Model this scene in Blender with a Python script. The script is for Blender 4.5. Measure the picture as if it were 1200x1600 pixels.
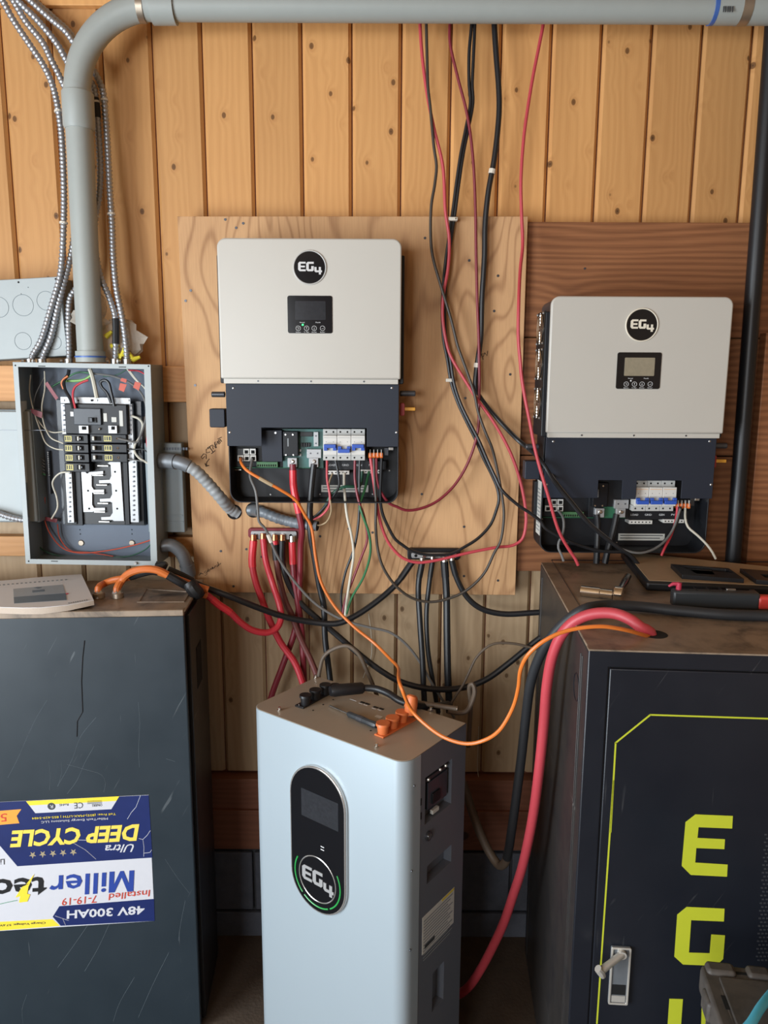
import bpy, bmesh, math, random
from mathutils import Vector, Matrix
random.seed(7)
for o in list(bpy.data.objects): bpy.data.objects.remove(o)
SC = bpy.context.scene
COL = SC.collection
R = math.radians

# ------------------------------------------------------------------ camera
FPX = 1200.0
CAM = Vector((0.0, -2.15, 1.70))
PITCH, ROLL = R(10.0), 0.005
FWD = Vector((0, math.cos(PITCH), -math.sin(PITCH)))
_u0 = Vector((0, math.sin(PITCH), math.cos(PITCH))); _r0 = Vector((1, 0, 0))
RIGHT = _r0 * math.cos(ROLL) + _u0 * math.sin(ROLL)
UP = _u0 * math.cos(ROLL) - _r0 * math.sin(ROLL)
cd = bpy.data.cameras.new('camera'); cam = bpy.data.objects.new('camera', cd); COL.objects.link(cam)
cd.sensor_fit = 'VERTICAL'; cd.sensor_height = 36.0; cd.lens = 36.0 * FPX / 1600.0
cd.clip_start = 0.02
cam.matrix_world = Matrix(((RIGHT.x, UP.x, -FWD.x, CAM.x), (RIGHT.y, UP.y, -FWD.y, CAM.y), (RIGHT.z, UP.z, -FWD.z, CAM.z), (0, 0, 0, 1)))
SC.camera = cam

# ------------------------------------------------------------------ world, daylight, exposure
w = bpy.data.worlds.new('sky'); SC.world = w; w.use_nodes = True
w.node_tree.nodes['Background'].inputs[0].default_value = (0.62, 0.78, 1.0, 1)
w.node_tree.nodes['Background'].inputs[1].default_value = 1.0
def area(name, loc, size, energy, color, target):
    l = bpy.data.lights.new(name, 'AREA'); l.shape = 'RECTANGLE'; l.size, l.size_y = size; l.energy = energy; l.color = color
    o = bpy.data.objects.new(name, l); COL.objects.link(o); o.location = loc
    o.rotation_euler = (Vector(target) - Vector(loc)).to_track_quat('-Z', 'Y').to_euler()
    return o
area('added_window_daylight', (-1.7, -5.45, 1.75), (1.3, 1.3), 72, (0.93, 0.97, 1.0), (-1.7, 0, 1.75))  # daylight from behind; its high window is added, shaped to keep low gaps dark
area('side_doorway_daylight', (-2.42, -2.5, 1.12), (1.75, 2.1), 150, (0.86, 0.94, 1.0), (0.6, -2.2, 1.12))
SC.view_settings.view_transform = 'Standard'; SC.view_settings.look = 'None'
SC.view_settings.exposure = 0.2; SC.view_settings.gamma = 1.0
SC.view_settings.use_curve_mapping = False

# ------------------------------------------------------------------ pixel -> place
def ray(px, py):
    return FWD + RIGHT * ((px - 600.0) / FPX) + UP * ((800.0 - py) / FPX)
def P(px, py, y):
    d = ray(px, py); return CAM + d * ((y - CAM.y) / d.y)
def PZ(px, py, z):
    d = ray(px, py); return CAM + d * ((z - CAM.z) / d.z)
def Zm(ox, oy, s):                       # coordinates read in an enlarged crop of the photo
    return lambda x, y: (ox + x * s, oy + y * s)

# ------------------------------------------------------------------ materials
MATS = {}
def nodes(name):
    m = bpy.data.materials.new(name); m.use_nodes = True; nt = m.node_tree
    b = nt.nodes['Principled BSDF']; MATS[name] = m
    return m, nt, b
class NT:
    def __init__(s, nt): s.nt = nt
    def n(s, t, **k):
        x = s.nt.nodes.new(t)
        for a, v in k.items(): setattr(x, a, v)
        return x
    def put(s, sock, v):
        if hasattr(v, 'is_linked') or isinstance(v, bpy.types.NodeSocket): s.nt.links.new(v, sock)
        else: sock.default_value = v
    def math(s, op, a, b=0.0, c=0.0, clamp=False):
        x = s.n('ShaderNodeMath', operation=op, use_clamp=clamp)
        s.put(x.inputs[0], a); s.put(x.inputs[1], b); s.put(x.inputs[2], c); return x.outputs[0]
    def comb(s, x, y, z):
        c = s.n('ShaderNodeCombineXYZ'); s.put(c.inputs[0], x); s.put(c.inputs[1], y); s.put(c.inputs[2], z); return c.outputs[0]
    def noise(s, vec, scale, detail=2.0, rough=0.5, dist=0.0):
        x = s.n('ShaderNodeTexNoise'); s.put(x.inputs['Vector'], vec); x.inputs['Scale'].default_value = scale
        x.inputs['Detail'].default_value = detail; x.inputs['Roughness'].default_value = rough; x.inputs['Distortion'].default_value = dist
        return x.outputs[0]
    def vor(s, vec, scale):
        x = s.n('ShaderNodeTexVoronoi'); s.put(x.inputs['Vector'], vec); x.inputs['Scale'].default_value = scale
        return x.outputs['Distance']
    def ramp(s, f, a, b):
        x = s.n('ShaderNodeMapRange', interpolation_type='SMOOTHSTEP'); s.put(x.inputs[0], f); s.put(x.inputs[1], a); s.put(x.inputs[2], b)
        return x.outputs[0]
    def mix(s, f, a, b, mode='MIX'):
        x = s.n('ShaderNodeMix', data_type='RGBA', blend_type=mode)
        s.put(x.inputs[0], f); s.put(x.inputs[6], a); s.put(x.inputs[7], b); return x.outputs[2]
    def pos(s):
        g = s.n('ShaderNodeNewGeometry'); p = s.n('ShaderNodeSeparateXYZ'); s.nt.links.new(g.outputs['Position'], p.inputs[0])
        return p.outputs[0], p.outputs[1], p.outputs[2]
    def objpos(s):
        g = s.n('ShaderNodeTexCoord'); p = s.n('ShaderNodeSeparateXYZ'); s.nt.links.new(g.outputs['Object'], p.inputs[0])
        return p.outputs[0], p.outputs[1], p.outputs[2]
    def rnd(s):
        return s.n('ShaderNodeObjectInfo').outputs['Random']
    def bump(s, b, h, strength=0.2, dist=0.002):
        x = s.n('ShaderNodeBump'); x.inputs['Strength'].default_value = strength; x.inputs['Distance'].default_value = dist
        s.put(x.inputs['Height'], h); s.nt.links.new(x.outputs[0], b.inputs['Normal'])
def c4(c): return (c[0], c[1], c[2], 1.0)
def hexc(h):
    v = [int(h[i:i + 2], 16) / 255 for i in (0, 2, 4)]
    return tuple(x / 12.92 if x <= .04045 else ((x + .055) / 1.055) ** 2.4 for x in v)
def plain(name, col, rough=0.5, metal=0.0, var=0.06, bump=0.0, emit=None, spec=0.5, alpha=None, scale=60):
    if isinstance(col, str): col = hexc(col)
    m, nt, b = nodes(name); k = NT(nt)
    x, y, z = k.pos(); n = k.noise(k.comb(x, y, z), scale, 3.0, 0.6)
    f = k.math('MULTIPLY_ADD', n, 2 * var, 1.0 - var)
    mul = k.comb(f, f, f)
    nt.links.new(k.mix(1.0, c4(col), mul, 'MULTIPLY'), b.inputs['Base Color'])
    b.inputs['Roughness'].default_value = rough; b.inputs['Metallic'].default_value = metal
    b.inputs['Specular IOR Level'].default_value = spec
    if bump: k.bump(b, k.noise(k.comb(x, y, z), scale * 6, 2.0), bump)
    if emit:
        b.inputs['Emission Color'].default_value = c4(col); b.inputs['Emission Strength'].default_value = emit
    if alpha is not None: b.inputs['Alpha'].default_value = alpha
    return m
def pine(name, light, dark, knot, kscale=15.0, horiz=False, contrast=0.45, tint=0.16):
    m, nt, b = nodes(name); k = NT(nt)
    x, y, z = k.pos()
    if horiz: x, z = z, x
    r = k.rnd(); ro = k.math('MULTIPLY', r, 41.0)
    warp = k.noise(k.comb(x, ro, k.math('MULTIPLY', z, 0.14)), 9.0, 2.0)
    d = k.vor(k.comb(k.math('ADD', x, k.math('MULTIPLY', r, 3.1)), ro, k.math('MULTIPLY', z, 0.72)), kscale)
    infl = k.math('POWER', 2.718, k.math('MULTIPLY', d, -9.0))
    ph = k.math('ADD', k.math('MULTIPLY', k.math('ADD', x, k.math('MULTIPLY', warp, 0.10)), 330.0), k.math('MULTIPLY', infl, 26.0))
    band = k.math('MULTIPLY_ADD', k.math('SINE', ph), 0.5, 0.5)
    fine = k.noise(k.comb(k.math('MULTIPLY', x, 8.0), ro, k.math('MULTIPLY', z, 0.12)), 55.0, 3.0, 0.65)
    blot = k.noise(k.comb(x, ro, k.math('MULTIPLY', z, 0.35)), 7.0, 3.0)
    g = k.math('MULTIPLY_ADD', band, 0.5 * contrast, k.math('MULTIPLY', k.math('SUBTRACT', fine, 0.35), contrast), clamp=True)
    g = k.math('ADD', g, k.math('MULTIPLY', k.math('SUBTRACT', blot, 0.5), 0.55), clamp=True)
    col = k.mix(g, c4(light), c4(dark))
    halo = k.ramp(d, 0.26, 0.06); col = k.mix(k.math('MULTIPLY', halo, 0.30), col, c4(dark))
    kn = k.ramp(d, 0.105, 0.075); col = k.mix(k.math('MULTIPLY', kn, 0.82), col, c4(knot))
    core = k.ramp(d, 0.05, 0.02); col = k.mix(k.math('MULTIPLY', core, 0.6), col, (0.03, 0.015, 0.008, 1))
    t = k.math('MULTIPLY_ADD', r, 2 * tint, 1 - tint)
    col = k.mix(1.0, col, k.comb(t, t, t), 'MULTIPLY')
    nt.links.new(col, b.inputs['Base Color']); b.inputs['Roughness'].default_value = 0.52
    b.inputs['Specular IOR Level'].default_value = 0.3
    k.bump(b, k.math('ADD', fine, band), 0.12, 0.001)
    return m
def plywood_mat(name, light, line, knots=True):
    m, nt, b = nodes(name); k = NT(nt)
    x, y, z = k.pos()
    v = k.comb(x, y, k.math('MULTIPLY', z, 0.24))
    n = k.noise(v, 4.2, 2.2, 0.42, 0.25)
    ph = k.math('MULTIPLY', n, 135.0)
    s = k.math('MULTIPLY_ADD', k.math('SINE', ph), 0.5, 0.5)
    ln = k.math('POWER', s, 6.0)
    fine = k.noise(k.comb(k.math('MULTIPLY', x, 9.0), y, k.math('MULTIPLY', z, 0.25)), 60.0, 3.0, 0.65)
    blot = k.noise(k.comb(x, y, z), 3.0, 3.0)
    g = k.math('ADD', k.math('MULTIPLY', ln, 0.40), k.math('MULTIPLY', k.math('SUBTRACT', fine, 0.42), 0.6), clamp=True)
    g = k.math('ADD', g, k.math('MULTIPLY', k.math('SUBTRACT', blot, 0.45), 0.5), clamp=True)
    col = k.mix(g, c4(light), c4(line))
    nt.links.new(col, b.inputs['Base Color']); b.inputs['Roughness'].default_value = 0.6
    b.inputs['Specular IOR Level'].default_value = 0.25
    k.bump(b, fine, 0.12, 0.001)
    return m
def worn_metal(name, base, rough, scratch, amount, dust=None, dustamt=0.0, spec=0.5, sscale=1.0):
    m, nt, b = nodes(name); k = NT(nt)
    x, y, z = k.objpos()
    a1 = k.math('ADD', k.math('MULTIPLY', x, 0.87), k.math('MULTIPLY', z, -0.5)); a2 = k.math('ADD', k.math('MULTIPLY', x, 0.5), k.math('MULTIPLY', z, 0.87))
    n1 = k.noise(k.comb(k.math('MULTIPLY', a1, 95.0), y, k.math('MULTIPLY', a2, 4.0)), 1.2 * sscale, 2.0, 0.6, 0.6)
    m1 = k.noise(k.comb(x, y, z), 9.0, 2.0)
    s1 = k.math('MULTIPLY', k.ramp(n1, 0.69, 0.735), k.ramp(m1, 0.45, 0.62))
    n2 = k.noise(k.comb(k.math('MULTIPLY', x, 120.0), k.math('MULTIPLY', y, 120.0), k.math('MULTIPLY', z, 6.0)), 1.0 * sscale, 2.0)
    s2 = k.math('MULTIPLY', k.ramp(n2, 0.71, 0.76), k.ramp(k.noise(k.comb(z, x, y), 6.0), 0.5, 0.65))
    sc = k.math('MULTIPLY', k.math('MAXIMUM', s1, s2), amount)
    cloud = k.noise(k.comb(x, y, z), 5.0, 4.0, 0.6)
    col = k.mix(k.math('MULTIPLY', cloud, 0.5), c4(base), c4(tuple(v * 1.7 + 0.004 for v in base)))
    if dust: 
        dn = k.noise(k.comb(x, y, z), 11.0, 5.0, 0.65, 0.4)
        col = k.mix(k.math('MULTIPLY', k.ramp(dn, 0.18, 0.60), dustamt), col, c4(dust))
    col = k.mix(sc, col, c4(scratch))
    nt.links.new(col, b.inputs['Base Color']); b.inputs['Specular IOR Level'].default_value = spec
    rr = k.math('MULTIPLY_ADD', cloud, 0.22, rough - 0.11); nt.links.new(rr, b.inputs['Roughness'])
    return m

pine('pine_stained', hexc('d29d63'), hexc('ab7340'), hexc('5f3e22'), contrast=0.34)
pine('pine_raw', hexc('b69c7c'), hexc('937757'), hexc('64492f'), tint=0.12, contrast=0.4)
pine('rail_wood', hexc('cf9a66'), hexc('a8703f'), hexc('6a4426'), horiz=True, kscale=8)
pine('stained_brown', hexc('a06b47'), hexc('683f28'), hexc('2f1a10'), horiz=True, kscale=5, contrast=0.9)
pine('sill_wood', hexc('8a5a45'), hexc('5f3a2c'), hexc('33211a'), horiz=True, kscale=6)
plywood_mat('plywood', hexc('cda276'), hexc('7f5233'))
plain('block', '565962', 0.95, var=0.25, bump=0.6, scale=40)
plain('dirt', '4a3d31', 0.95, var=0.3, bump=0.6, scale=18)
plain('drywall', '8d7358', 0.9, var=0.1)
plain('ceiling_wood', 'a5825c', 0.9, var=0.12)
plain('mortar', '434448', 0.95, var=0.2)
plain('pvc', '9ca19d', 0.48, var=0.04, scale=30)
plain('pvc_cement', '3f63a8', 0.4)
plain('print_black', '3b3f42', 0.6)
plain('print_grey', '8a8f92', 0.6)
plain('strap_metal', 'a99c8c', 0.4, 0.8)
plain('armor', 'a8abb0', 0.42, 0.7, var=0.1)
plain('zinc', 'bcbab6', 0.3, 0.95, var=0.12)
plain('steel', 'd2d0cc', 0.22, 1.0, var=0.06)
plain('chrome', 'dcd6cc', 0.12, 1.0, var=0.04)
plain('copper', 'a56b4c', 0.35, 0.9, var=0.15)
plain('grey_paint', '7f8b90', 0.42, var=0.05, scale=25)
plain('pale_grey_paint', 'a3abac', 0.45, var=0.05, scale=20)
plain('box_inside', '5b6676', 0.5, var=0.06, scale=25)
plain('black_plastic', '17181b', 0.42, var=0.1)
plain('breaker_black', '14161b', 0.42, var=0.1, spec=0.35)
plain('smoke_plastic', '3a4048', 0.25, var=0.06)
plain('sticker', 'c9c9c2', 0.6, var=0.05)
plain('sticker_yellow', 'c8bf7c', 0.6, var=0.25, scale=400)
plain('paper', 'd8d6d6', 0.6, var=0.02)
plain('paper_edge', 'b8a898', 0.8, var=0.1, scale=300)
plain('silver_plate', 'abacad', 0.42, 0.4, var=0.05)
plain('cover_white', 'bebab1', 0.34, var=0.015, scale=15)
plain('inverter_dark', '262b36', 0.5, var=0.05, scale=20, spec=0.35)
plain('inverter_black', '14161b', 0.5, var=0.08)
plain('lens_black', '101216', 0.12, var=0.03)
plain('screen', '2b2d31', 0.12, var=0.35, scale=120)
plain('screen_lit', '8f8672', 0.12, var=0.2, scale=90)
plain('logo_silver', 'bdbdbd', 0.35, 0.5)
plain('logo_cream', 'e0d8c6', 0.4)
plain('led_green', '3dff7a', 0.4, emit=2.5)
plain('print_white', 'd7d7d7', 0.6)
plain('screw', 'c2c2c2', 0.3, 0.9)
plain('fan_black', '1b1a19', 0.4)
plain('gunmetal', '55575c', 0.35, 0.6)
plain('pcb', '3f6b66', 0.45, var=0.2, scale=120)
plain('pcb_green', '2f6a4e', 0.45, var=0.15)
plain('terminal_green', '4d7a52', 0.5)
plain('breaker_white', 'd3d0c9', 0.4, var=0.03)
plain('breaker_grey', 'b9b8b4', 0.45)
plain('toggle_blue', '2f55b0', 0.4)
plain('lever_orange', 'e8742c', 0.4)
plain('yellow_plastic', 'd79a35', 0.45)
plain('red_plastic', '9b2c2c', 0.5)
plain('handwriting', '2a221e', 0.8)
plain('cable_red', 'c2323f', 0.42, var=0.06)
plain('cable_dark_red', '7d2430', 0.45, var=0.08)
plain('cable_pink_red', 'bd444d', 0.45, var=0.05)
plain('cable_maroon', '6d3a36', 0.5, var=0.08)
plain('cable_black', '1a1b1e', 0.42, var=0.1)
plain('cable_brown', '3d352d', 0.5, var=0.08)
plain('cable_grey', '6c6b69', 0.5, var=0.06)
plain('cable_taupe', '67594b', 0.55, var=0.08)
plain('cable_orange', 'd9762f', 0.42, var=0.05)
plain('cable_battery_orange', 'c66a30', 0.42, var=0.06)
plain('cable_green', '2e6e44', 0.45, var=0.05)
plain('cable_dark_green', '20513f', 0.45, var=0.05)
plain('cable_white', 'c9c4b4', 0.5, var=0.04)
plain('cable_tan', 'a89373', 0.5, var=0.05)
plain('cable_cyan', '54b9d6', 0.4, var=0.03)
plain('cable_lime', '7fb05e', 0.45)
plain('tape_black', '141416', 0.5, var=0.15)
plain('heatshrink_red', 'd8343f', 0.38)
plain('tag_red', 'c0503a', 0.5, var=0.1)
plain('flex_grey', '989b9c', 0.4, var=0.05)
plain('flex_dark', '6f757b', 0.38, var=0.05)
plain('fitting_grey', '6f7377', 0.42, 0.3, var=0.12)
plain('clip_white', 'd9d2c4', 0.5)
worn_metal('cabinet_slate', (0.014, 0.022, 0.029), 0.40, (0.16, 0.18, 0.19), 0.4)
plain('scratch_grey', '606a70', 0.5)
plain('handle_metal', 'c4bfb6', 0.35, 0.4)
plain('cover_reflected_tan', 'ab9070', 0.5, var=0.1)  # tan colours reflected wood, along with dust, onto the black cover's face
plain('cable_rubber', '2a2c2f', 0.55, var=0.1)
worn_metal('cabinet_edge', (0.010, 0.010, 0.012), 0.38, (0.3, 0.28, 0.26), 0.5)
worn_metal('cabinet_dusty', (0.016, 0.014, 0.013), 0.45, (0.3, 0.27, 0.23), 0.25, dust=hexc('978470'), dustamt=0.92)
worn_metal('cabinet_black', (0.007, 0.0085, 0.013), 0.36, (0.2, 0.2, 0.2), 0.15)
worn_metal('cabinet_side', (0.013, 0.013, 0.015), 0.42, (0.14, 0.13, 0.12), 0.5, dust=hexc('3d3833'), dustamt=0.5)
worn_metal('dusty_plastic', (0.018, 0.017, 0.017), 0.6, (0.28, 0.25, 0.22), 0.8, dust=hexc('544d47'), dustamt=0.85, sscale=1.5)
plain('door_yellow', 'b7bd2e', 0.5, var=0.04)
plain('battery_silver', 'bccad2', 0.34, 0.45, var=0.01, scale=10)
plain('battery_grey', '6a6f78', 0.42, 0.15, var=0.03, scale=20)
plain('battery_top_reflection', 'a99d8c', 0.42, 0.2, var=0.03, scale=20)  # tan puts the wood wall's reflection into the top's base colour
plain('bezel_silver', 'd5d3d0', 0.2, 0.8)
plain('ring_green', '2f9e4c', 0.35)
plain('terminal_orange', 'd2703c', 0.45)
plain('label_navy', '18265a', 0.4, var=0.2, scale=20)
plain('label_white', 'c6c6cb', 0.45, var=0.03)
plain('label_yellow', 'e8cf3a', 0.45)
plain('label_orange', 'e79a3c', 0.45)
plain('label_blue', '27408f', 0.45)
plain('label_green', '2e7d53', 0.5)
plain('label_red', 'c2402e', 0.5)
plain('lettering_gold', 'e9cc55', 0.45)
plain('star_gold', '9d8f72', 0.5)
plain('book_grey', '9aa0a6', 0.5)
plain('book_dark', '5f6c78', 0.5)
plain('bag_plastic', 'd6cfc2', 0.3, var=0.08, alpha=0.42)
plain('wire_nut_yellow', 'd8c93a', 0.4)
plain('tool_grey', '33373a', 0.4, var=0.1)
plain('tool_red', 'd2433c', 0.4)
plain('tool_pink', 'c63b56', 0.4)
plain('hole_black', '050505', 0.9)

# ------------------------------------------------------------------ mesh building
class MB:
    def __init__(s): s.v, s.f = [], []
    def add(s, vs, fs):
        o = len(s.v); s.v += [tuple(p) for p in vs]; s.f += [tuple(i + o for i in q) for q in fs]; return s
    def box(s, x0, x1, y0, y1, z0, z1):
        x0, x1 = sorted((x0, x1)); y0, y1 = sorted((y0, y1)); z0, z1 = sorted((z0, z1))
        return s.add([(x, y, z) for x in (x0, x1) for y in (y0, y1) for z in (z0, z1)],
                     [(0, 1, 3, 2), (4, 6, 7, 5), (0, 4, 5, 1), (2, 3, 7, 6), (0, 2, 6, 4), (1, 5, 7, 3)])
    def prism(s, poly, a, b, axis='y'):
        m = {'y': lambda u, v, t: (u, t, v), 'x': lambda u, v, t: (t, u, v), 'z': lambda u, v, t: (u, v, t)}[axis]
        n = len(poly)
        vs = [m(u, v, a) for u, v in poly] + [m(u, v, b) for u, v in poly]
        fs = [tuple(range(n)), tuple(range(2 * n - 1, n - 1, -1))] + [(i, (i + 1) % n, n + (i + 1) % n, n + i) for i in range(n)]
        return s.add(vs, fs)
    def loft(s, A, B, cap=True):          # two loops of equal length
        n = len(A); fs = [(i, (i + 1) % n, n + (i + 1) % n, n + i) for i in range(n)]
        if cap: fs += [tuple(range(n)), tuple(range(2 * n - 1, n - 1, -1))]
        return s.add(list(A) + list(B), fs)
    def frame(s, outer, inner, a, b, axis='y'):   # ring-shaped prism, loops of equal length
        m = {'y': lambda u, v, t: (u, t, v), 'x': lambda u, v, t: (t, u, v), 'z': lambda u, v, t: (u, v, t)}[axis]
        n = len(outer); vs = [m(u, v, t) for t in (a, b) for L in (outer, inner) for u, v in L]
        fs = []
        for i in range(n):
            j = (i + 1) % n
            fs += [(i, j, n + j, n + i), (2 * n + i, 3 * n + i, 3 * n + j, 2 * n + j), (i, 2 * n + i, 2 * n + j, j), (n + i, n + j, 3 * n + j, 3 * n + i)]
        return s.add(vs, fs)
    def tube(s, path, r, n=8, caps=True):
        path = [Vector(p) for p in path]; rs = r if isinstance(r, (list, tuple)) else [r] * len(path)
        t = (path[1] - path[0]).normalized()
        a = Vector((0, 0, 1)) if abs(t.z) < 0.9 else Vector((1, 0, 0))
        u = t.cross(a).normalized(); o = len(s.v); vs = []
        for i, p in enumerate(path):
            q = path[min(i + 1, len(path) - 1)] - path[max(i - 1, 0)]
            if q.length > 1e-9: t = q.normalized()
            u = (u - t * u.dot(t)).normalized(); v = t.cross(u)
            for k in range(n):
                an = 2 * math.pi * k / n
                vs.append(p + (u * math.cos(an) + v * math.sin(an)) * rs[i])
        fs = [(i * n + k, i * n + (k + 1) % n, (i + 1) * n + (k + 1) % n, (i + 1) * n + k) for i in range(len(path) - 1) for k in range(n)]
        if caps: fs += [tuple(range(n)), tuple((len(path) - 1) * n + k for k in range(n))]
        return s.add(vs, fs)
    def cyl(s, p0, p1, r0, r1=None, n=16):
        return s.tube([p0, p1], [r0, r0 if r1 is None else r1], n)
    def ring(s, c, axis, RR, r, n=24, m=6, a0=0, a1=360):
        c = Vector(c); ax = Vector(axis).normalized(); u = ax.orthogonal().normalized()
        if abs(ax.y) > 0.9: u = Vector((1, 0, 0))
        v = ax.cross(u); full = abs(a1 - a0) >= 360
        pts = [c + (u * math.cos(R(a0 + (a1 - a0) * i / n)) + v * math.sin(R(a0 + (a1 - a0) * i / n))) * RR for i in range(n + 1)]
        return s.tube(pts, r, m, caps=not full)
    def ball(s, c, r, n=10, sq=(1, 1, 1)):
        c = Vector(c); vs = []; h = n // 2
        for i in range(1, h):
            th = math.pi * i / h
            for k in range(n):
                a = 2 * math.pi * k / n
                vs.append((c.x + r * sq[0] * math.sin(th) * math.cos(a), c.y + r * sq[1] * math.sin(th) * math.sin(a), c.z + r * sq[2] * math.cos(th)))
        top = len(vs); vs += [(c.x, c.y, c.z + r * sq[2]), (c.x, c.y, c.z - r * sq[2])]
        fs = [(i * n + k, i * n + (k + 1) % n, (i + 1) * n + (k + 1) % n, (i + 1) * n + k) for i in range(h - 2) for k in range(n)]
        fs += [(top, k, (k + 1) % n) for k in range(n)] + [(top + 1, (h - 2) * n + (k + 1) % n, (h - 2) * n + k) for k in range(n)]
        return s.add(vs, fs)
    def build(s, name, mat, parent=None, bev=0.0, seg=2, angle=35, label=None, cat=None, group=None, kind=None):
        me = bpy.data.meshes.new(name)
        me.from_pydata(s.v, [], s.f)
        bm = bmesh.new(); bm.from_mesh(me); bmesh.ops.recalc_face_normals(bm, faces=bm.faces[:]); bm.to_mesh(me); bm.free()
        me.shade_smooth(); me.set_sharp_from_angle(angle=R(angle))
        me.materials.append(MATS[mat])
        o = bpy.data.objects.new(name, me); COL.objects.link(o)
        if parent is not None: o.parent = parent
        if bev:
            b = o.modifiers.new('edge', 'BEVEL'); b.width = bev; b.segments = seg; b.limit_method = 'ANGLE'; b.angle_limit = R(40); b.harden_normals = False
        tag(o, label, cat, group, kind)
        return o
def tag(o, label=None, cat=None, group=None, kind=None):
    if label: o['label'] = label
    if cat: o['category'] = cat
    if group: o['group'] = group
    if kind: o['kind'] = kind
    return o
def rrect(x0, x1, z0, z1, r, n=5, corners=(1, 1, 1, 1)):       # bl, br, tr, tl
    x0, x1 = sorted((x0, x1)); z0, z1 = sorted((z0, z1)); out = []
    for (cx, cz, a0), c in zip(((x0, z0, 180), (x1, z0, 270), (x1, z1, 0), (x0, z1, 90)), corners):
        if not c: out.append((cx, cz)); continue
        px = cx + (r if cx == x0 else -r); pz = cz + (r if cz == z0 else -r)
        out += [(px + r * math.cos(R(a0 + 90 * i / n)), pz + r * math.sin(R(a0 + 90 * i / n))) for i in range(n + 1)]
    return out
def circle(cx, cz, r, n=24): return [(cx + r * math.cos(2 * math.pi * i / n), cz + r * math.sin(2 * math.pi * i / n)) for i in range(n)]
class Thing:
    def __init__(s, name, label, cat, loc, rz=0.0, ry=0.0, rx=0.0, group=None, kind=None):
        s.o = bpy.data.objects.new(name, None); COL.objects.link(s.o); s.o.empty_display_size = 0.05
        s.M = Matrix.Translation(Vector(loc)) @ Matrix.Rotation(rz, 4, 'Z') @ Matrix.Rotation(ry, 4, 'Y') @ Matrix.Rotation(rx, 4, 'X')
        s.o.matrix_world = s.M; s.I = s.M.inverted()
        tag(s.o, label, cat, group, kind)
    def at(s, px, py, y=None, x=None, z=None):      # local point on a local plane
        c = s.I @ CAM; d = s.I.to_3x3() @ ray(px, py)
        i, v = (1, y) if y is not None else ((0, x) if x is not None else (2, z))
        return c + d * ((v - c[i]) / d[i])
    def w2l(s, p): return s.I @ Vector(p)
    def part(s, name, mb, mat, parent=None, **k): return mb.build(name, mat, parent or s.o, **k)
    def pxbox(s, px0, py0, px1, py1, yf, yb):       # box whose front face fills a pixel rectangle
        a, b, c, d = s.at(px0, py0, yf), s.at(px1, py0, yf), s.at(px0, py1, yf), s.at(px1, py1, yf)
        return ((a.x + c.x) / 2, (b.x + d.x) / 2, yf, yb, (c.z + d.z) / 2, (a.z + b.z) / 2)
    def pxpoly(s, pts, y): return [(q.x, q.z) for q in (s.at(a, b, y) for a, b in pts)]

def spline(pts, step=0.012):
    p = [Vector(q) for q in pts]; p = [p[0] * 2 - p[1]] + p + [p[-1] * 2 - p[-2]]; out = []
    for i in range(1, len(p) - 2):
        a, b, c, d = p[i - 1:i + 3]
        n = max(2, int((c - b).length / step) + 1)
        t0, t1 = 0.0, max((b - a).length, 1e-6) ** 0.5
        t2 = t1 + max((c - b).length, 1e-6) ** 0.5; t3 = t2 + max((d - c).length, 1e-6) ** 0.5
        for k in range(n):
            t = t1 + (t2 - t1) * k / n
            A1 = a * ((t1 - t) / (t1 - t0)) + b * ((t - t0) / (t1 - t0)); A2 = b * ((t2 - t) / (t2 - t1)) + c * ((t - t1) / (t2 - t1)); A3 = c * ((t3 - t) / (t3 - t2)) + d * ((t - t2) / (t3 - t2))
            B1 = A1 * ((t2 - t) / (t2 - t0)) + A2 * ((t - t0) / (t2 - t0)); B2 = A2 * ((t3 - t) / (t3 - t1)) + A3 * ((t - t1) / (t3 - t1))
            out.append(B1 * ((t2 - t) / (t2 - t1)) + B2 * ((t - t1) / (t2 - t1)))
    out.append(p[-2]); return out
def wpath(pix, ys):            # pixel path + depth profile [(fraction, y), ...] -> points in the room
    L = [0.0]
    for a, b in zip(pix, pix[1:]): L.append(L[-1] + math.hypot(b[0] - a[0], b[1] - a[1]))
    out = []
    for (x, y), l in zip(pix, L):
        t = l / L[-1]
        if not isinstance(ys, (list, tuple)): out.append(P(x, y, ys)); continue
        for (t0, y0), (t1, y1) in zip(ys, ys[1:]):
            if t <= t1 + 1e-9: break
        k = min(1, max(0, (t - t0) / max(1e-6, t1 - t0))); k = k * k * (3 - 2 * k); out.append(P(x, y, y0 + (y1 - y0) * k))
    return out
def cut(path, s0, s1):         # piece of a dense polyline between two fractions
    n = len(path) - 1; return path[int(s0 * n):max(int(s1 * n), int(s0 * n) + 1) + 1]
def cable(name, label, pix, ys, r, mat, cat='cable', group=None, n=8, parts=(), pts=None):
    path = spline(pts or wpath(pix, ys))
    o = MB().tube(path, r, n).build(name, mat, label=label, cat=cat, group=group)
    for pn, s0, s1, k, pm in parts:
        MB().tube(cut(path, s0, s1), r * k, n).build(pn, pm, o)
    return o, path
def armored(name, label, pix, ys, r, group, parts=()):
    path = spline(wpath(pix, ys), 0.0025); rs = [r * (1.0 if (i // 2) % 2 else 0.80) for i in range(len(path))]
    o = MB().tube(path, rs, 10).build(name, 'armor', label=label, cat='conduit', group=group, angle=80)
    for pn, s0, s1, k, pm in parts: MB().tube(cut(path, s0, s1), r * k, 10).build(pn, pm, o)
    return o, path
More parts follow.
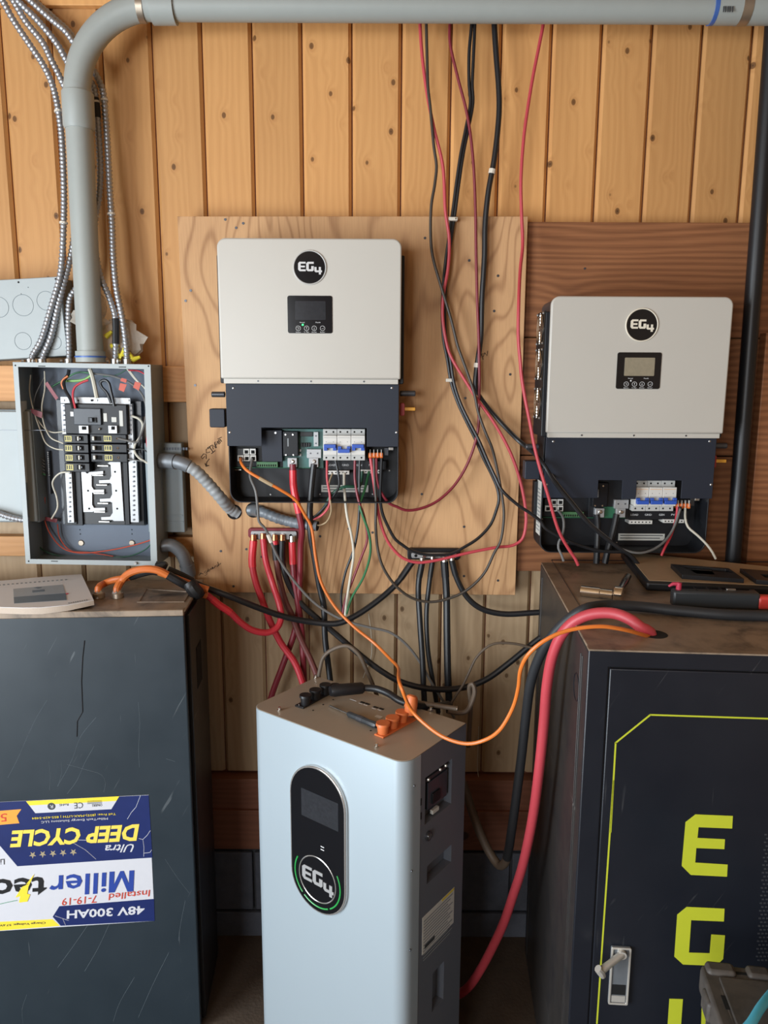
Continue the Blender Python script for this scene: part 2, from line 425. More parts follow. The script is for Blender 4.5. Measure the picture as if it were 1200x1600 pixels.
def text(name, s, x0, x1, z0, z1, y, mat, parent, flip=False, bold=0.0, shear=0.0, depth=0.0004, M=None, keep=False):
    cu = bpy.data.curves.new(name, 'FONT'); cu.body = s; cu.shear = shear; cu.extrude = 0.0; cu.offset = bold; cu.resolution_u = 2
    ob = bpy.data.objects.new(name, cu); COL.objects.link(ob)
    me = bpy.data.meshes.new_from_object(ob.evaluated_get(bpy.context.evaluated_depsgraph_get()))
    bpy.data.objects.remove(ob); bpy.data.curves.remove(cu); me.name = name
    xs = [v.co.x for v in me.vertices]; zs = [v.co.y for v in me.vertices]
    if not xs: return None
    ax, bx, az, bz = min(xs), max(xs), min(zs), max(zs)
    sx, sz = (x1 - x0) / (bx - ax), (z1 - z0) / max(1e-6, bz - az)
    if keep: sx = sz = min(sx, sz)
    for v in me.vertices:
        u, t = (v.co.x - ax) * sx, (v.co.y - az) * sz
        if flip: u, t = (x1 - x0) - u, (z1 - z0) - t
        q = Vector((x0 + u, y, z0 + t))
        v.co = (M @ q) if M else q
    me.shade_flat(); me.materials.clear(); me.materials.append(MATS[mat])
    o = bpy.data.objects.new(name, me); COL.objects.link(o); o.parent = parent
    sol = o.modifiers.new('depth', 'SOLIDIFY'); sol.thickness = depth; sol.offset = 0
    return o
LE = [(0.2, 0), (1, 0), (1, .24), (.34, .24), (.34, .49), (.9, .49), (.9, .71), (.34, .71), (.34, .96), (1, .96), (1, 1.2), (.2, 1.2), (0, 1.0), (0, .2)]
LG = [(0.2, 0), (.85, 0), (1, .15), (1, .66), (.66, .66), (.66, .26), (.34, .26), (.34, .94), (1, .94), (1, 1.2), (.2, 1.2), (0, 1.0), (0, .2)]
L4 = [(.15, .28), (.58, .28), (.58, 0), (.86, 0), (.86, .28), (1, .28), (1, .52), (.86, .52), (.86, .95), (.58, .95), (.58, .52), (.28, .52), (.28, .95), (0, .95), (0, .42)]
def logo(parent, cx, cz, wd, y, mat, depth=0.0012):
    k = wd / 3.1
    for nm, L, ox, oz in (('letter_e', LE, -1.55, -0.55), ('letter_g', LG, -0.48, -0.55), ('numeral_four', L4, 0.6, -0.95)):
        MB().prism([(cx + (u + ox) * k, cz + (v + oz) * k) for u, v in L], y, y - depth).build(nm, mat, parent)
# ================================================================== the room
def struct(name, mb, mat, label=None, parent=None, **k):
    return mb.build(name, mat, parent, kind='structure' if parent is None else None, label=label, **k)
XL, XR, YF, ZC = -2.45, 1.62, -5.6, 2.75
struct('floor', MB().box(XL, XR, YF, 0.05, -0.06, 0.0), 'dirt', 'dusty brown dirt floor under the cabinets')
struct('ceiling', MB().box(XL, XR, YF, 0.05, ZC, ZC + 0.05), 'ceiling_wood', 'wooden ceiling above the plank wall')
struct('wall_right', MB().box(XR, XR + 0.08, YF, 0.05, 0, ZC), 'drywall', 'side wall beyond the black pipe')
wl = MB()
wl.box(XL - 0.08, XL, YF, -3.4, 0, ZC).box(XL - 0.08, XL, -1.6, 0.05, 0, ZC).box(XL - 0.08, XL, -3.4, -1.6, 2.2, ZC)
struct('wall_left', wl, 'drywall', 'side wall with an open doorway')
wf = MB(); wf.box(XL, -2.36, YF - 0.08, YF, 0, ZC).box(-1.04, XR, YF - 0.08, YF, 0, ZC).box(-2.36, -1.04, YF - 0.08, YF, 2.42, ZC).box(-2.36, -1.04, YF - 0.08, YF, 0, 1.08)
struct('wall_front', wf, 'drywall', 'wall around an added window opening')

# back wall: tongue and groove planks, stained above, raw below
wb = struct('wall_back', MB().box(XL, XR, 0.0127, 0.06, 0.50, ZC), 'sill_wood', 'back wall of vertical tongue and groove pine planks')
PITCHX, X0 = 0.1288, -0.087
def plank_mesh(z0, z1):
    h = PITCHX - 0.0035
    return MB().prism([(0, .0125), (h, .0125), (h, .0085), (h - .0075, 0), (.0075, 0), (0, .0085)], z0, z1, 'z')
first = {}
for row, (z0, z1, mt) in enumerate(((1.63, 2.62, 'pine_stained'), (0.525, 1.629, 'pine_raw'))):
    for k in range(-19, 13):
        x = X0 + k * PITCHX
        if x < XL or x + PITCHX > XR: continue
        if row not in first:
            o = first[row] = plank_mesh(z0, z1).build('plank', mt, wb)
        else:
            o = first[row].copy(); COL.objects.link(o)
        o.location = (x, 0, 0)
# top plate, sill plates, block foundation
zt = P(110, 8, -0.022).z
struct('trim_1', MB().box(XL, XR, -0.022, -0.0005, zt, zt + 0.09), 'pine_stained', 'pine top plate along the top of the plank wall', bev=0.002)
for i, (a, b, f) in enumerate(((1217, 1265, -0.035), (1266, 1327, -0.045))):
    struct('trim_%d' % (i + 2), MB().box(XL, XR, f, 0.06, P(360, b, f).z, P(360, a, f).z - 0.001), 'sill_wood', ('upper', 'lower')[i] + ' reddish brown wooden sill plate under the planks', bev=0.002)
zb = P(360, 1328, -0.045).z
fd = struct('wall_foundation', MB().box(XL, XR, -0.03, 0.10, 0, zb - 0.001), 'mortar', 'grey concrete block foundation below the sill')
bb = MB().box(0.004, 0.386, -0.046, -0.0301, 0.004, 0.196).build('block', 'block', fd, bev=0.004)
zc = zb - 0.205
k = 0
for row in range(2):
    for i in range(-7, 5):
        x = i * 0.39 + (0.12 if row else 0.0)
        if x < XL + 0.01 or x + 0.39 > XR: continue
        o = bb if k == 0 else bb.copy()
        if k: COL.objects.link(o)
        o.location = (x, 0, zc if row == 0 else zc - 0.2); k += 1
        if row == 1: o.scale = (1, 1, 0.42); o.location.z = zc - 0.088
# furring rails behind the boxes and the plywood
RF = -0.038
for i, (a, b, lab) in enumerate(((571, 627, 'upper horizontal furring rail behind the breaker panel'), (838, 869, 'lower horizontal furring rail behind the breaker panel'))):
    x1 = P(790, a, RF).x
    struct('trim_%d' % (i + 4), MB().box(XL, x1, RF, -0.0005, P(15, b, RF).z, P(15, a, RF).z), 'rail_wood', lab, bev=0.002)

# ------------------------------------------------------------------ plywood sheet
PYF = -0.054
a, b, c, d = P(277, 338, PYF), P(825, 338, PYF), P(805, 930, PYF), P(305, 925, PYF)
ply = MB().prism([(a.x, a.z), (b.x, b.z), (c.x, c.z), (d.x, d.z)], PYF, RF - 0.0005).build('plywood_sheet', 'plywood', label='tan plywood sheet screwed to the wall behind the white inverter', cat='plywood', bev=0.001)
for x, y in ((380, 349), (369, 356), (352, 343), (664, 372), (733, 407), (778, 431), (772, 486), (298, 454), (290, 470), (727, 622), (797, 585), (659, 772), (725, 823), (305, 602), (345, 861), (385, 858), (409, 870), (545, 826), (582, 832), (725, 900), (778, 907), (365, 916), (500, 838)):
    q = P(x, y, PYF); MB().cyl((q.x, PYF - 0.0012, q.z), (q.x, PYF + 0.001, q.z), 0.0034, n=10).build('screw_head', 'gunmetal', ply)
def scrawl(name, s, px, py, ang, h, length, parent, y, mat='handwriting'):
    q = P(px, py, y); M = Matrix.Translation(q) @ Matrix.Rotation(-R(ang), 4, 'Y')
    return text(name, s, 0, length, 0, h, 0, mat, parent, shear=0.25, M=M)
def strokes(name, lines, parent, y, mat, r=0.0011):
    m = MB()
    for L in lines: m.tube([P(px, py, y) for px, py in L], r, 5)
    return m.build(name, mat, parent)
strokes('handwritten_note', [  # "AC input" with its arrow, slanted up the sheet
    [(320, 713), (316, 717), (314, 714), (318, 709), (322, 710), (322, 717)], [(327, 700), (322, 702), (322, 708), (328, 706)],
    [(327, 698), (333, 707)], [(324, 700), (330, 696)], [(330, 709), (336, 704)],
    [(333, 702), (331, 695), (337, 700), (335, 693)], [(338, 700), (335, 691), (340, 690), (338, 695)], [(340, 689), (342, 694), (344, 692), (341, 687)],
    [(343, 686), (346, 690)], [(340, 686), (346, 683)],
    [(327, 717), (323, 722), (322, 727), (326, 728)], [(320, 724), (322, 729), (326, 727)]], ply, PYF - 0.001, 'handwriting', 0.0009)
strokes('handwritten_word', [  # "generator"
    [(311, 899), (315, 895)], [(312, 895), (318, 897)], [(322, 892), (319, 894), (321, 896), (324, 892), (323, 898), (320, 899)], [(324, 893), (327, 890), (325, 889), (324, 893), (328, 892)],
    [(328, 891), (329, 888), (331, 890)], [(331, 889), (333, 886), (331, 886), (332, 889), (335, 887)], [(335, 887), (336, 884), (338, 885)], [(338, 883), (341, 883), (339, 886)],
    [(340, 878), (342, 884)], [(343, 882), (345, 880)]], ply, PYF - 0.001, 'handwriting', 0.0007)
strokes('handwritten_mark', [  # "PV" beside the thick black cable
    [(755, 562), (752, 553), (757, 552), (755, 558)], [(757, 551), (761, 556), (762, 548)]], ply, PYF - 0.001, 'handwriting', 0.0009)
# ------------------------------------------------------------------ brown stained boards behind the second inverter
BF = -0.036
bx0 = P(820, 400, BF).x
for nm, y0, y1 in (('topmost', 347, 527), ('middle', 529, 711), ('lowest', 713, 893)):
    z1, z0 = P(950, y0, BF).z, P(950, y1, BF).z
    b = MB().box(bx0 + (0.0 if nm != 'lowest' else 0.005), 1.12, BF, -0.0005, z0, z1).build('stained_board', 'stained_brown', label='%s of the dark brown horizontal boards behind the inverter with fans' % nm, cat='board', bev=0.0015)
    for x in (0, 1):
        MB().cyl((bx0 + 0.16 + 0.5 * x, BF - 0.001, (z0 + z1) / 2 + 0.03), (bx0 + 0.16 + 0.5 * x, BF + 0.001, (z0 + z1) / 2 + 0.03), 0.003, n=8).build('nail_head', 'gunmetal', b)
cx = P(1178, 700, -0.06).x
MB().box(cx, cx + 0.14, -0.075, -0.0365, P(1180, 905, -0.07).z, P(1180, 520, -0.07).z).build('corner_board', 'stained_brown', label='upright dark brown board at the wall edge beyond the black pipe', cat='board', bev=0.002)

# ------------------------------------------------------------------ black upright pipe
q0, q1 = P(1207, 60, -0.085), P(1143, 905, -0.085)
bp = MB().cyl(q0 + (q0 - q1) * 0.12, q1 + (q1 - q0) * 0.25, 0.0205, n=20).build('black_pipe', 'black_plastic', label='tall black plastic pipe leaning upright beside the inverter with fans', cat='pipe')

# ------------------------------------------------------------------ big grey conduit with elbow
Y1, CR = -0.115, 0.0325
vb, vt = P(142, 566, Y1), P(122, 160, Y1)
hz = P(600, 12, Y1).z
eR = 0.195
pts = [(vb.x, Y1, vb.z), (vt.x, Y1, hz - eR)]
pv = Thing('grey_conduit', 'large grey plastic conduit rising from the breaker panel and bending along the top', 'conduit', (vb.x, Y1, vb.z - 0.02))
def pvp(name, path, r, mat='pvc', n=24): return pv.part(name, MB().tube([pv.w2l(p) for p in path], r, n), mat)
pvp('upright_pipe', [vb, (vt.x, Y1, hz - eR + 0.02)], CR)
ex = vt.x + eR
pvp('elbow', [(ex - eR * math.cos(R(t)), Y1, hz - eR + eR * math.sin(R(t))) for t in range(0, 91, 5)], CR * 0.985)
pvp('horizontal_pipe', [(ex - 0.01, Y1, hz), (1.45, Y1, hz)], CR)
za = P(120, 146, Y1).z; zb_ = P(120, 203, Y1).z
pvp('coupling', [(vt.x, Y1, za), (vt.x + (vb.x - vt.x) * 0.12, Y1, zb_ + 0.008), (vt.x + (vb.x - vt.x) * 0.13, Y1, zb_)], [CR * 1.17, CR * 1.17, CR * 1.04])
pvp('coupling', [P(238, 12, Y1), P(274, 12, Y1)], CR * 1.16)
pvp('coupling', [P(1113, 12, Y1), P(1240, 12, Y1)], CR * 1.16)
pvp('blue_cement_ring', [P(1110, 12, Y1), P(1116, 12, Y1)], CR * 1.17, 'pvc_cement')
pvp('pipe_strap', [P(217, 12, Y1), P(227, 12, Y1)], CR * 1.03, 'strap_metal')
pvp('pipe_strap', [P(1153, 12, Y1), P(1168, 12, Y1)], CR * 1.2, 'strap_metal')
for i, x in enumerate((1131, 1134, 1138, 1141, 1145)): q = P(x, 14, Y1 - CR * 1.17); MB().box(q.x - 0.001, q.x + 0.001, q.y - 0.0006, q.y + 0.002, q.z - 0.006, q.z + 0.006).build('printed_bar', 'print_black', None).parent = None if False else pv.o
for o in [o for o in bpy.data.objects if o.name.startswith('printed_bar')]: o.matrix_parent_inverse = pv.M.inverted()
vbl = pv.w2l(vb); zz = pv.w2l(P(141, 549, Y1)).z
pv.part('hub_fitting', MB().tube([(vbl.x, 0, zz), (vbl.x, 0, vbl.z + 0.0)], CR * 1.14, 24), 'pvc')
pv.part('locknut', MB().tube([(vbl.x, 0, zz - 0.012), (vbl.x, 0, zz - 0.016)], CR * 1.2, 24), 'pvc_cement')

# ------------------------------------------------------------------ armoured cables, upper left
Z1 = Zm(0, 0, 1 / 3)
G = 'armoured cables feeding the breaker panel'
def z(fn, L): return [fn(*p) for p in L]
ac = [
 ('leftmost armoured cable looping down to the breaker panel from the top corner', z(Z1, [(-180, -400), (-20, -40), (10, 0), (60, 90), (140, 210), (200, 300), (235, 370), (255, 430), (270, 500), (285, 600), (295, 750), (300, 930), (298, 1050), (292, 1200), (280, 1300), (240, 1440)]) + [(64, 532), (50, 558), (48, 572)], [(0, -.05), (.25, -.06), (1, -.10)]),
 ('second armoured cable from the top corner passing behind the grey conduit', z(Z1, [(-130, -400), (30, -40), (60, 0), (120, 100), (200, 200), (240, 280), (280, 360), (310, 430), (330, 560), (345, 800), (350, 1000), (345, 1120), (320, 1250), (280, 1400)]) + [(80, 525), (67, 559), (66, 572)], [(0, -.05), (.25, -.05), (.6, -.06), (1, -.10)]),
 ('armoured cable passing behind the elbow with dark wrap near the panel', z(Z1, [(-110, -400), (50, -40), (80, 0), (180, 100), (270, 210), (330, 310), (390, 350), (435, 400), (450, 480), (460, 600), (470, 800), (465, 920), (445, 1040), (445, 1150), (470, 1290)]) + [(172, 468), (180, 495), (181, 530), (180, 572)], [(0, -.05), (.3, -.05), (1, -.10)]),
 ('rightmost armoured cable running straight down to the breaker panel', z(Z1, [(-60, -400), (100, -40), (140, 0), (240, 90), (310, 150), (355, 215), (410, 290), (445, 340), (480, 420), (495, 550), (505, 700), (515, 900), (525, 1050), (530, 1200), (545, 1350), (575, 1500)]) + [(197, 540), (199, 572)], [(0, -.045), (.3, -.045), (1, -.10)]),
 ('short visible armoured cable emerging behind the grey conduit above the panel', z(Z1, [(-40, -400), (120, -50), (160, 0), (260, 90), (340, 170), (380, 300), (400, 600), (410, 1000), (400, 1250)]) + [(120, 449), (110, 465), (107, 503), (108, 540), (108, 572)], [(0, -.03), (.3, -.03), (.7, -.045), (1, -.10)]),
]
for i, (lab, px, ys) in enumerate(ac):
    pr = []
    if i == 2: pr = [('dark_wrap', .43, .47, 1.06, 'tape_black'), ('dark_wrap', .90, .954, 1.06, 'tape_black')]
    if i in (0, 2, 3): pr.append(('cable_tie', .67, .674, 1.2, 'clip_white')); pr.append(('cable_tie', .435, .439, 1.2, 'clip_white'))
    o, path = armored('armoured_cable', lab, px, ys, 0.0085, G, pr)
    e = path[-1]
    MB().cyl((e.x, e.y, e.z), (e.x, e.y, e.z + 0.018), 0.0115, n=12).build('connector', 'zinc', o)
    MB().cyl((e.x - .014, e.y - .006, e.z + 0.012), (e.x - .02, e.y - .008, e.z + 0.012), 0.004, n=8).build('connector_screw', 'screw', o)

# ------------------------------------------------------------------ grey trough box, upper far left
t = Thing('grey_wiring_trough', 'grey metal wiring box with round knockouts above the breaker panel', 'box', P(60, 562, -0.001) - Vector((0, 0, 0)), ry=-0.06)
yf = -0.085
A, B, Cc, D = t.at(-60, 440, yf), t.at(95, 432, yf), t.at(104, 556, yf), t.at(-60, 566, yf)
bx = ((B.x + Cc.x) / 2); bt, bb_ = (A.z + B.z) / 2, (Cc.z + D.z) / 2
t.part('body', MB().box(A.x - 0.2, bx, yf + 0.001, 0, bb_, bt), 'grey_paint', bev=0.002)
t.part('cover', MB().box(A.x - 0.2, bx - 0.001, yf - 0.002, yf + 0.0005, bb_ + 0.001, bt - 0.001), 'pale_grey_paint', bev=0.001)
for x, y, r in ((36, 477, .027), (72, 470, .024), (36, 533, .022), (85, 535, .018), (-2, 480, .026)):
    q = t.at(x, y, yf - 0.002); t.part('knockout', MB().ring(q, (0, 1, 0), r, 0.0007, 28, 5), 'grey_paint')
for x, y in ((29, 441), (87, 436), (44, 449), (33, 459)):
    q = t.at(x, y, yf - 0.002); t.part('screw_hole', MB().cyl(q, q + Vector((0, -.0006, 0)), .0025 if y < 442 else .001, n=10), 'hole_black')

# lower far left: grey-green panel door with its armoured cable
t = Thing('grey_panel_door', 'pale grey electrical panel half hidden at the far left behind the breaker panel', 'electrical panel', P(-20, 815, -0.0005))
A, B = t.at(-60, 642, -0.11), t.at(42, 815, -0.11)
t.part('body', MB().box(A.x - .15, B.x + .03, -0.10, 0 - RF * 0 - 0.0395, B.z - .004, A.z + .004), 'grey_paint', bev=0.002)
d_ = t.part('door', MB().box(A.x - .15, B.x + .028, -0.112, -0.1005, B.z, A.z), 'pale_grey_paint', bev=0.003)
q = t.at(12, 672, -0.112); t.part('door_seam', MB().box(q.x - .1, q.x + .1, -0.1126, -0.1121, q.z - .0006, q.z + .0006), 'gunmetal', d_)
armored('armoured_cable', 'armoured cable entering the breaker panel low on its left side', [(-30, 796), (0, 803), (15, 808), (34, 812), (44, 813)], [(0, -.13), (1, -.135)], 0.0085, 'armoured cable stubs beside the breaker panel')
# box right of panel
t = Thing('grey_disconnect_box', 'grey metal box wedged between the breaker panel and the plywood', 'box', P(270, 833, -0.0395))
A, B = t.at(225, 692, -0.03), t.at(304, 832, -0.03)
B.x = min(B.x, t.w2l((P(290, 800, PYF).x - 0.0, 0, 0)).x)
t.part('body', MB().box(A.x, B.x, -0.03, 0, B.z, A.z), 'grey_paint', bev=0.002)
for j in range(9): t.part('embossed_mark', MB().box(A.x + .052 + .0075 * j, A.x + .057 + .0075 * j, -0.0306, -0.0295, A.z - .019, A.z - .012), 'box_inside')
for yy in (806, 816): q = t.at(280, yy, -0.03); t.part('rib', MB().box(A.x + .01, B.x - .004, -0.032, -0.0295, q.z, q.z + .003), 'grey_paint')
# ================================================================== open breaker panel
Z5, Z6 = Zm(0, 560, 280 / 1200), Zm(80, 600, 160 / 1113)
PB, PD = RF - 0.001, 0.105
bpn = Thing('breaker_panel', 'open grey breaker panel with its cover off, wires and breakers showing', 'breaker panel', P(143, 882, PB), ry=0.013)
F = -PD
c_ = [bpn.at(20, 567, F), bpn.at(237, 568, F), bpn.at(245, 882, F), bpn.at(41, 883, F)]
bx0_, bx1_ = (c_[0].x + c_[3].x) / 2, (c_[1].x + c_[2].x) / 2
bz0, bz1 = (c_[2].z + c_[3].z) / 2, (c_[0].z + c_[1].z) / 2
th = 0.0025
bpn.part('back_pan', MB().box(bx0_, bx1_, -0.003, 0, bz0, bz1), 'box_inside')
for nm, b in (('side_wall', (bx0_, bx0_ + th, F, -.003, bz0, bz1)), ('side_wall', (bx1_ - th, bx1_, F, -.003, bz0, bz1)),
              ('top_wall', (bx0_ + th, bx1_ - th, F, -.003, bz1 - th, bz1)), ('bottom_wall', (bx0_ + th, bx1_ - th, F, -.003, bz0, bz0 + th))):
    bpn.part(nm, MB().box(*b), 'grey_paint', bev=0.0008)
fw = 0.0135
bpn.part('front_lip', MB().frame([(bx0_, bz0), (bx1_, bz0), (bx1_, bz1), (bx0_, bz1)], [(bx0_ + fw, bz0 + fw), (bx1_ - fw * 1.3, bz0 + fw), (bx1_ - fw * 1.3, bz1 - fw * .9), (bx0_ + fw, bz1 - fw * .9)], F - 0.002, F), 'pale_grey_paint', bev=0.0006)
for x, y in ((103, 47), (995, 52), (192, 1358), (1050, 1362)):
    q = bpn.at(*Z5(x, y), F - .002); bpn.part('corner_hole', MB().cyl(q, q + Vector((0, -.0006, 0)), .002, n=10), 'hole_black')
for x, y in ((280, 52), (820, 58), (365, 1358)):
    q = bpn.at(*Z5(x, y), F - .002); bpn.part('cover_slot', MB().box(q.x - .009, q.x + .009, q.y - .0006, q.y, q.z - .001, q.z + .001), 'hole_black')
def b6(name, x0, y0, x1, y1, yf, yb, mat, par=None, bev=0.0006): 
    (a, b), (c, d) = Z6(x0, y0), Z6(x1, y1); return bpn.part(name, MB().box(*bpn.pxbox(a, b, c, d, yf, yb)), mat, par, bev=bev)
def c6(name, x, y, yf, r, mat, par=None, l=0.002):
    q = bpn.at(*Z6(x, y), yf); return bpn.part(name, MB().cyl(q, q + Vector((0, l, 0)), r, n=12), mat, par)
base = b6('bus_base', 90, 180, 1000, 1530, -0.022, -0.003, 'smoke_plastic')
b6('base_block', 135, 950, 330, 1535, -0.034, -0.022, 'breaker_black', base)
b6('base_block', 790, 830, 1000, 1530, -0.030, -0.022, 'breaker_black', base)
b6('base_tray', 330, 860, 790, 1525, -0.027, -0.022, 'black_plastic', base)
b6('base_ridge', 215, 955, 265, 1525, -0.038, -0.034, 'breaker_black', base)
b6('base_ridge', 795, 850, 840, 1525, -0.038, -0.030, 'breaker_black', base)
nb = b6('neutral_strap', 100, 145, 860, 215, -0.050, -0.044, 'silver_plate')
for x in (128, 290, 440, 487, 830): c6('screw', x, 178, -0.0535, 0.0028 if x != 290 else .002, 'screw' if x not in (290, 440) else 'hole_black', nb, .004)
for nm, x0, y0, x1, y1 in (('l', 112, 215, 160, 545), ('r', 828, 215, 890, 830), ('l', 165, 950, 235, 1508), ('r', 852, 830, 940, 1504)):
    bar = b6('neutral_bar', x0, y0, x1, y1, -0.046, -0.034, 'silver_plate')
    yy = y0 + 22
    while yy < y1 - 15:
        c6('terminal_screw', (x0 + x1) / 2 + (yy - y0) / (y1 - y0) * 0, yy, -0.0485, 0.0026, 'gunmetal', bar, .003); yy += 52
mbk = b6('main_breaker', 150, 218, 825, 548, -0.062, -0.024, 'breaker_black', bev=0.002)
b6('smoked_cover', 242, 265, 540, 445, -0.070, -0.062, 'smoke_plastic', mbk, bev=0.0015)
hb = b6('toggle_base', 400, 365, 490, 420, -0.074, -0.070, 'breaker_black', mbk); b6('toggle', 418, 368, 445, 412, -0.084, -0.074, 'smoke_plastic', mbk)
b6('oval_sticker', 567, 318, 607, 410, -0.0635, -0.062, 'sticker', mbk); b6('square_sticker', 655, 360, 710, 415, -0.0635, -0.062, 'sticker', mbk)
b6('long_sticker', 740, 290, 780, 460, -0.0635, -0.062, 'sticker', mbk); b6('white_tab', 207, 300, 244, 352, -0.0645, -0.062, 'paper', mbk)
for x0, x1 in ((300, 405), (620, 715)):
    lg = b6('lug', x0, 452, x1, 538, -0.071, -0.062, 'silver_plate', mbk); b6('lug_set_screw', x0 + 32, 462, x1 - 30, 498, -0.0735, -0.071, 'hole_black', mbk)
q = bpn.at(*Z6(525, 490), -0.066); bpn.part('round_bolt', MB().ball(q, .0035), 'steel', mbk)
for rw, y0 in enumerate((548, 652, 756, 860)):
    y1 = y0 + 96; dx = rw * 6
    br = b6('breaker', 128 + dx, y0, 400 + dx, y1, -0.058, -0.024, 'breaker_black', bev=0.0012)
    b6('breaker_sticker', 145 + dx, y0 + 15, 222 + dx, y1 - 18, -0.0588, -0.058, 'sticker_yellow', br)
    b6('toggle_slot', 262 + dx, y0 + 18, 350 + dx, y1 - 25, -0.0586, -0.058, 'hole_black', br)
    b6('toggle', 280 + dx, y0 + 22, 298 + dx, y1 - 28, -0.066, -0.0586, 'sticker', br); b6('toggle_mark', 305 + dx, y0 + 34, 320 + dx, y1 - 38, -0.064, -0.0586, 'gunmetal', br)
    for sx in ((150, 165), (175, 190), (197, 210)): b6('amp_numeral', sx[0] + dx, y0 + 24, sx[1] + dx - 3, y1 - 30, -0.0591, -0.0588, 'print_black', br)
    if rw == 3: continue
    br = b6('breaker', 422 + dx, y0, 815 + dx, y1 - 4, -0.058, -0.024, 'breaker_black', bev=0.0012)
    b6('toggle_slot', 470 + dx, y0 + 20, 542 + dx, y1 - 28, -0.0586, -0.058, 'hole_black', br); b6('toggle', 442 + dx, y0 + 22, 466 + dx, y1 - 30, -0.066, -0.058, 'sticker', br)
    b6('breaker_sticker', 570 + dx, y0 + 15, 655 + dx, y1 - 20, -0.0588, -0.058, 'sticker_yellow', br)
    for sx in ((578, 590), (600, 615), (625, 645)): b6('amp_numeral', sx[0] + dx, y0 + 24, sx[1] + dx, y1 - 32, -0.0591, -0.0588, 'print_black', br)
    qq = bpn.at(*Z6(717 + dx, y0 + 45), -0.0585); bpn.part('terminal_screw', MB().ring(qq, (0, 1, 0), .0022, .0011, 14, 6), 'steel', br)
# bus stabs: two comb-shaped bright bars
def poly6(name, pts, yf, yb, mat): 
    return bpn.part(name, MB().prism(bpn.pxpoly([Z6(*p) for p in pts], yf), yf, yb), mat, bev=0.0004)
lb = poly6('bus_bar', [(325, 955), (372, 955), (385, 972), (420, 955), (565, 945), (565, 978), (440, 988), (440, 1110), (462, 1148), (575, 1146), (575, 1180), (445, 1182), (445, 1310), (465, 1346), (585, 1344), (585, 1378), (470, 1385), (445, 1392), (350, 1392)], -0.033, -0.027, 'silver_plate')
rb_ = poly6('bus_bar', [(612, 862), (640, 845), (752, 845), (792, 1490), (680, 1490), (665, 1478), (545, 1480), (540, 1446), (640, 1442), (668, 1400), (662, 1290), (640, 1280), (530, 1282), (526, 1248), (640, 1242), (662, 1200), (655, 1090), (640, 1076), (520, 1080), (518, 1046), (635, 1040), (652, 1000), (645, 880)], -0.033, -0.027, 'silver_plate')
for i, (x, y) in enumerate(((395, 962), (400, 1160), (412, 1355), (693, 955), (705, 1160), (717, 1355))): c6('bus_hole', x, y, -0.0335, 0.0027, 'hole_black', lb if i < 3 else rb_, .001)
for x, y, p in ((505, 992, lb), (518, 1190, lb), (525, 1392, lb), (548, 1098, rb_), (560, 1298, rb_), (575, 1498, rb_), (560, 890, rb_)):
    b6('stab_clip', x - 60, y - 8, x + 60, y + 8, -0.036, -0.030, 'zinc' if y > 1250 else 'steel', p)
q0_, q1_ = bpn.at(*Z5(303, 620), -0.020), bpn.at(*Z5(345, 910), -0.020)
gb = bpn.part('ground_bar', MB().box(q0_.x + .004, q1_.x - .002, -0.020, -0.003, q1_.z, q0_.z), 'gunmetal', bev=0.0006)
for i in range(12): bpn.part('ground_screw', MB().cyl((q0_.x + .008 + .0, -0.023, q0_.z - .004 - i * .0056), (q0_.x + .008, -0.02, q0_.z - .004 - i * .0056), .0019, n=8), 'steel', gb)
b6('barcode_label', 885, 290, 975, 457, -0.010, -0.003, 'sticker')
for i in range(7): b6('barcode_bar', 895, 305 + 20 * i, 965, 313 + 20 * i, -0.0104, -0.010, 'print_black')
q0_, q1_ = bpn.at(*Z5(945, 390), -0.004), bpn.at(*Z5(1000, 545), -0.004); bpn.part('beige_label', MB().box(q0_.x, q1_.x, -.0042, -.003, q1_.z, q0_.z), 'paper_edge')
q0_, q1_ = bpn.at(*Z5(148, 285), -0.06), bpn.at(*Z5(178, 825), -0.06); bpn.part('side_label', MB().box(bx0_ + th, bx0_ + th + .0008, -0.085, -0.05, q1_.z, q0_.z), 'sticker')
for x, y in ((545, 1235), (885, 1235)):
    q = bpn.at(*Z5(x, y), -0.003); bpn.part('mounting_boss', MB().cyl(q, q + Vector((0, -.004, 0)), .009, .007, 16), 'strap_metal')
for x, y in ((535, 1147), (538, 1176), (883, 1147), (884, 1176)):
    q = bpn.at(*Z5(x, y), -0.0032); bpn.part('pan_hole', MB().cyl(q, q + Vector((0, -.0005, 0)), .0017, n=8), 'hole_black')
q = bpn.at(*Z5(910, 1370), F - .003); bpn.part('ground_stud', MB().cyl(q, q + Vector((0, -.006, 0)), .004, n=8), 'zinc')
# wires inside the panel: pixel path (crop Z5), depth, radius
def pwire(name, L, y0, y1, r, mat):
    n = len(L) - 1
    pts = [bpn.at(*Z5(x, y), y0 + (y1 - y0) * i / n) for i, (x, y) in enumerate(L)]
    return bpn.part(name, MB().tube(spline(pts, .006), r, 7), mat)
pwire('black_feeder_wire', [(462, 75), (455, 110), (428, 150), (435, 210), (470, 270), (490, 335)], -.06, -.068, .0045, 'cable_black')
pwire('orange_wire_end', [(455, 118), (425, 140), (412, 165), (425, 205)], -.066, -.066, .0028, 'cable_battery_orange')
pwire('red_feeder_wire', [(590, 145), (540, 165), (500, 195), (488, 250), (505, 335)], -.06, -.07, .003, 'cable_red')
pwire('white_feeder_wire', [(600, 70), (615, 110), (632, 180), (648, 265)], -.055, -.058, .0055, 'cable_white')
pwire('black_feeder_wire', [(745, 300), (715, 230), (680, 190), (672, 160), (700, 145), (725, 160), (745, 230), (765, 320)], -.06, -.066, .004, 'cable_black')
pwire('green_wire', [(610, 115), (570, 140), (510, 150), (440, 150)], -.05, -.05, .0035, 'cable_lime')
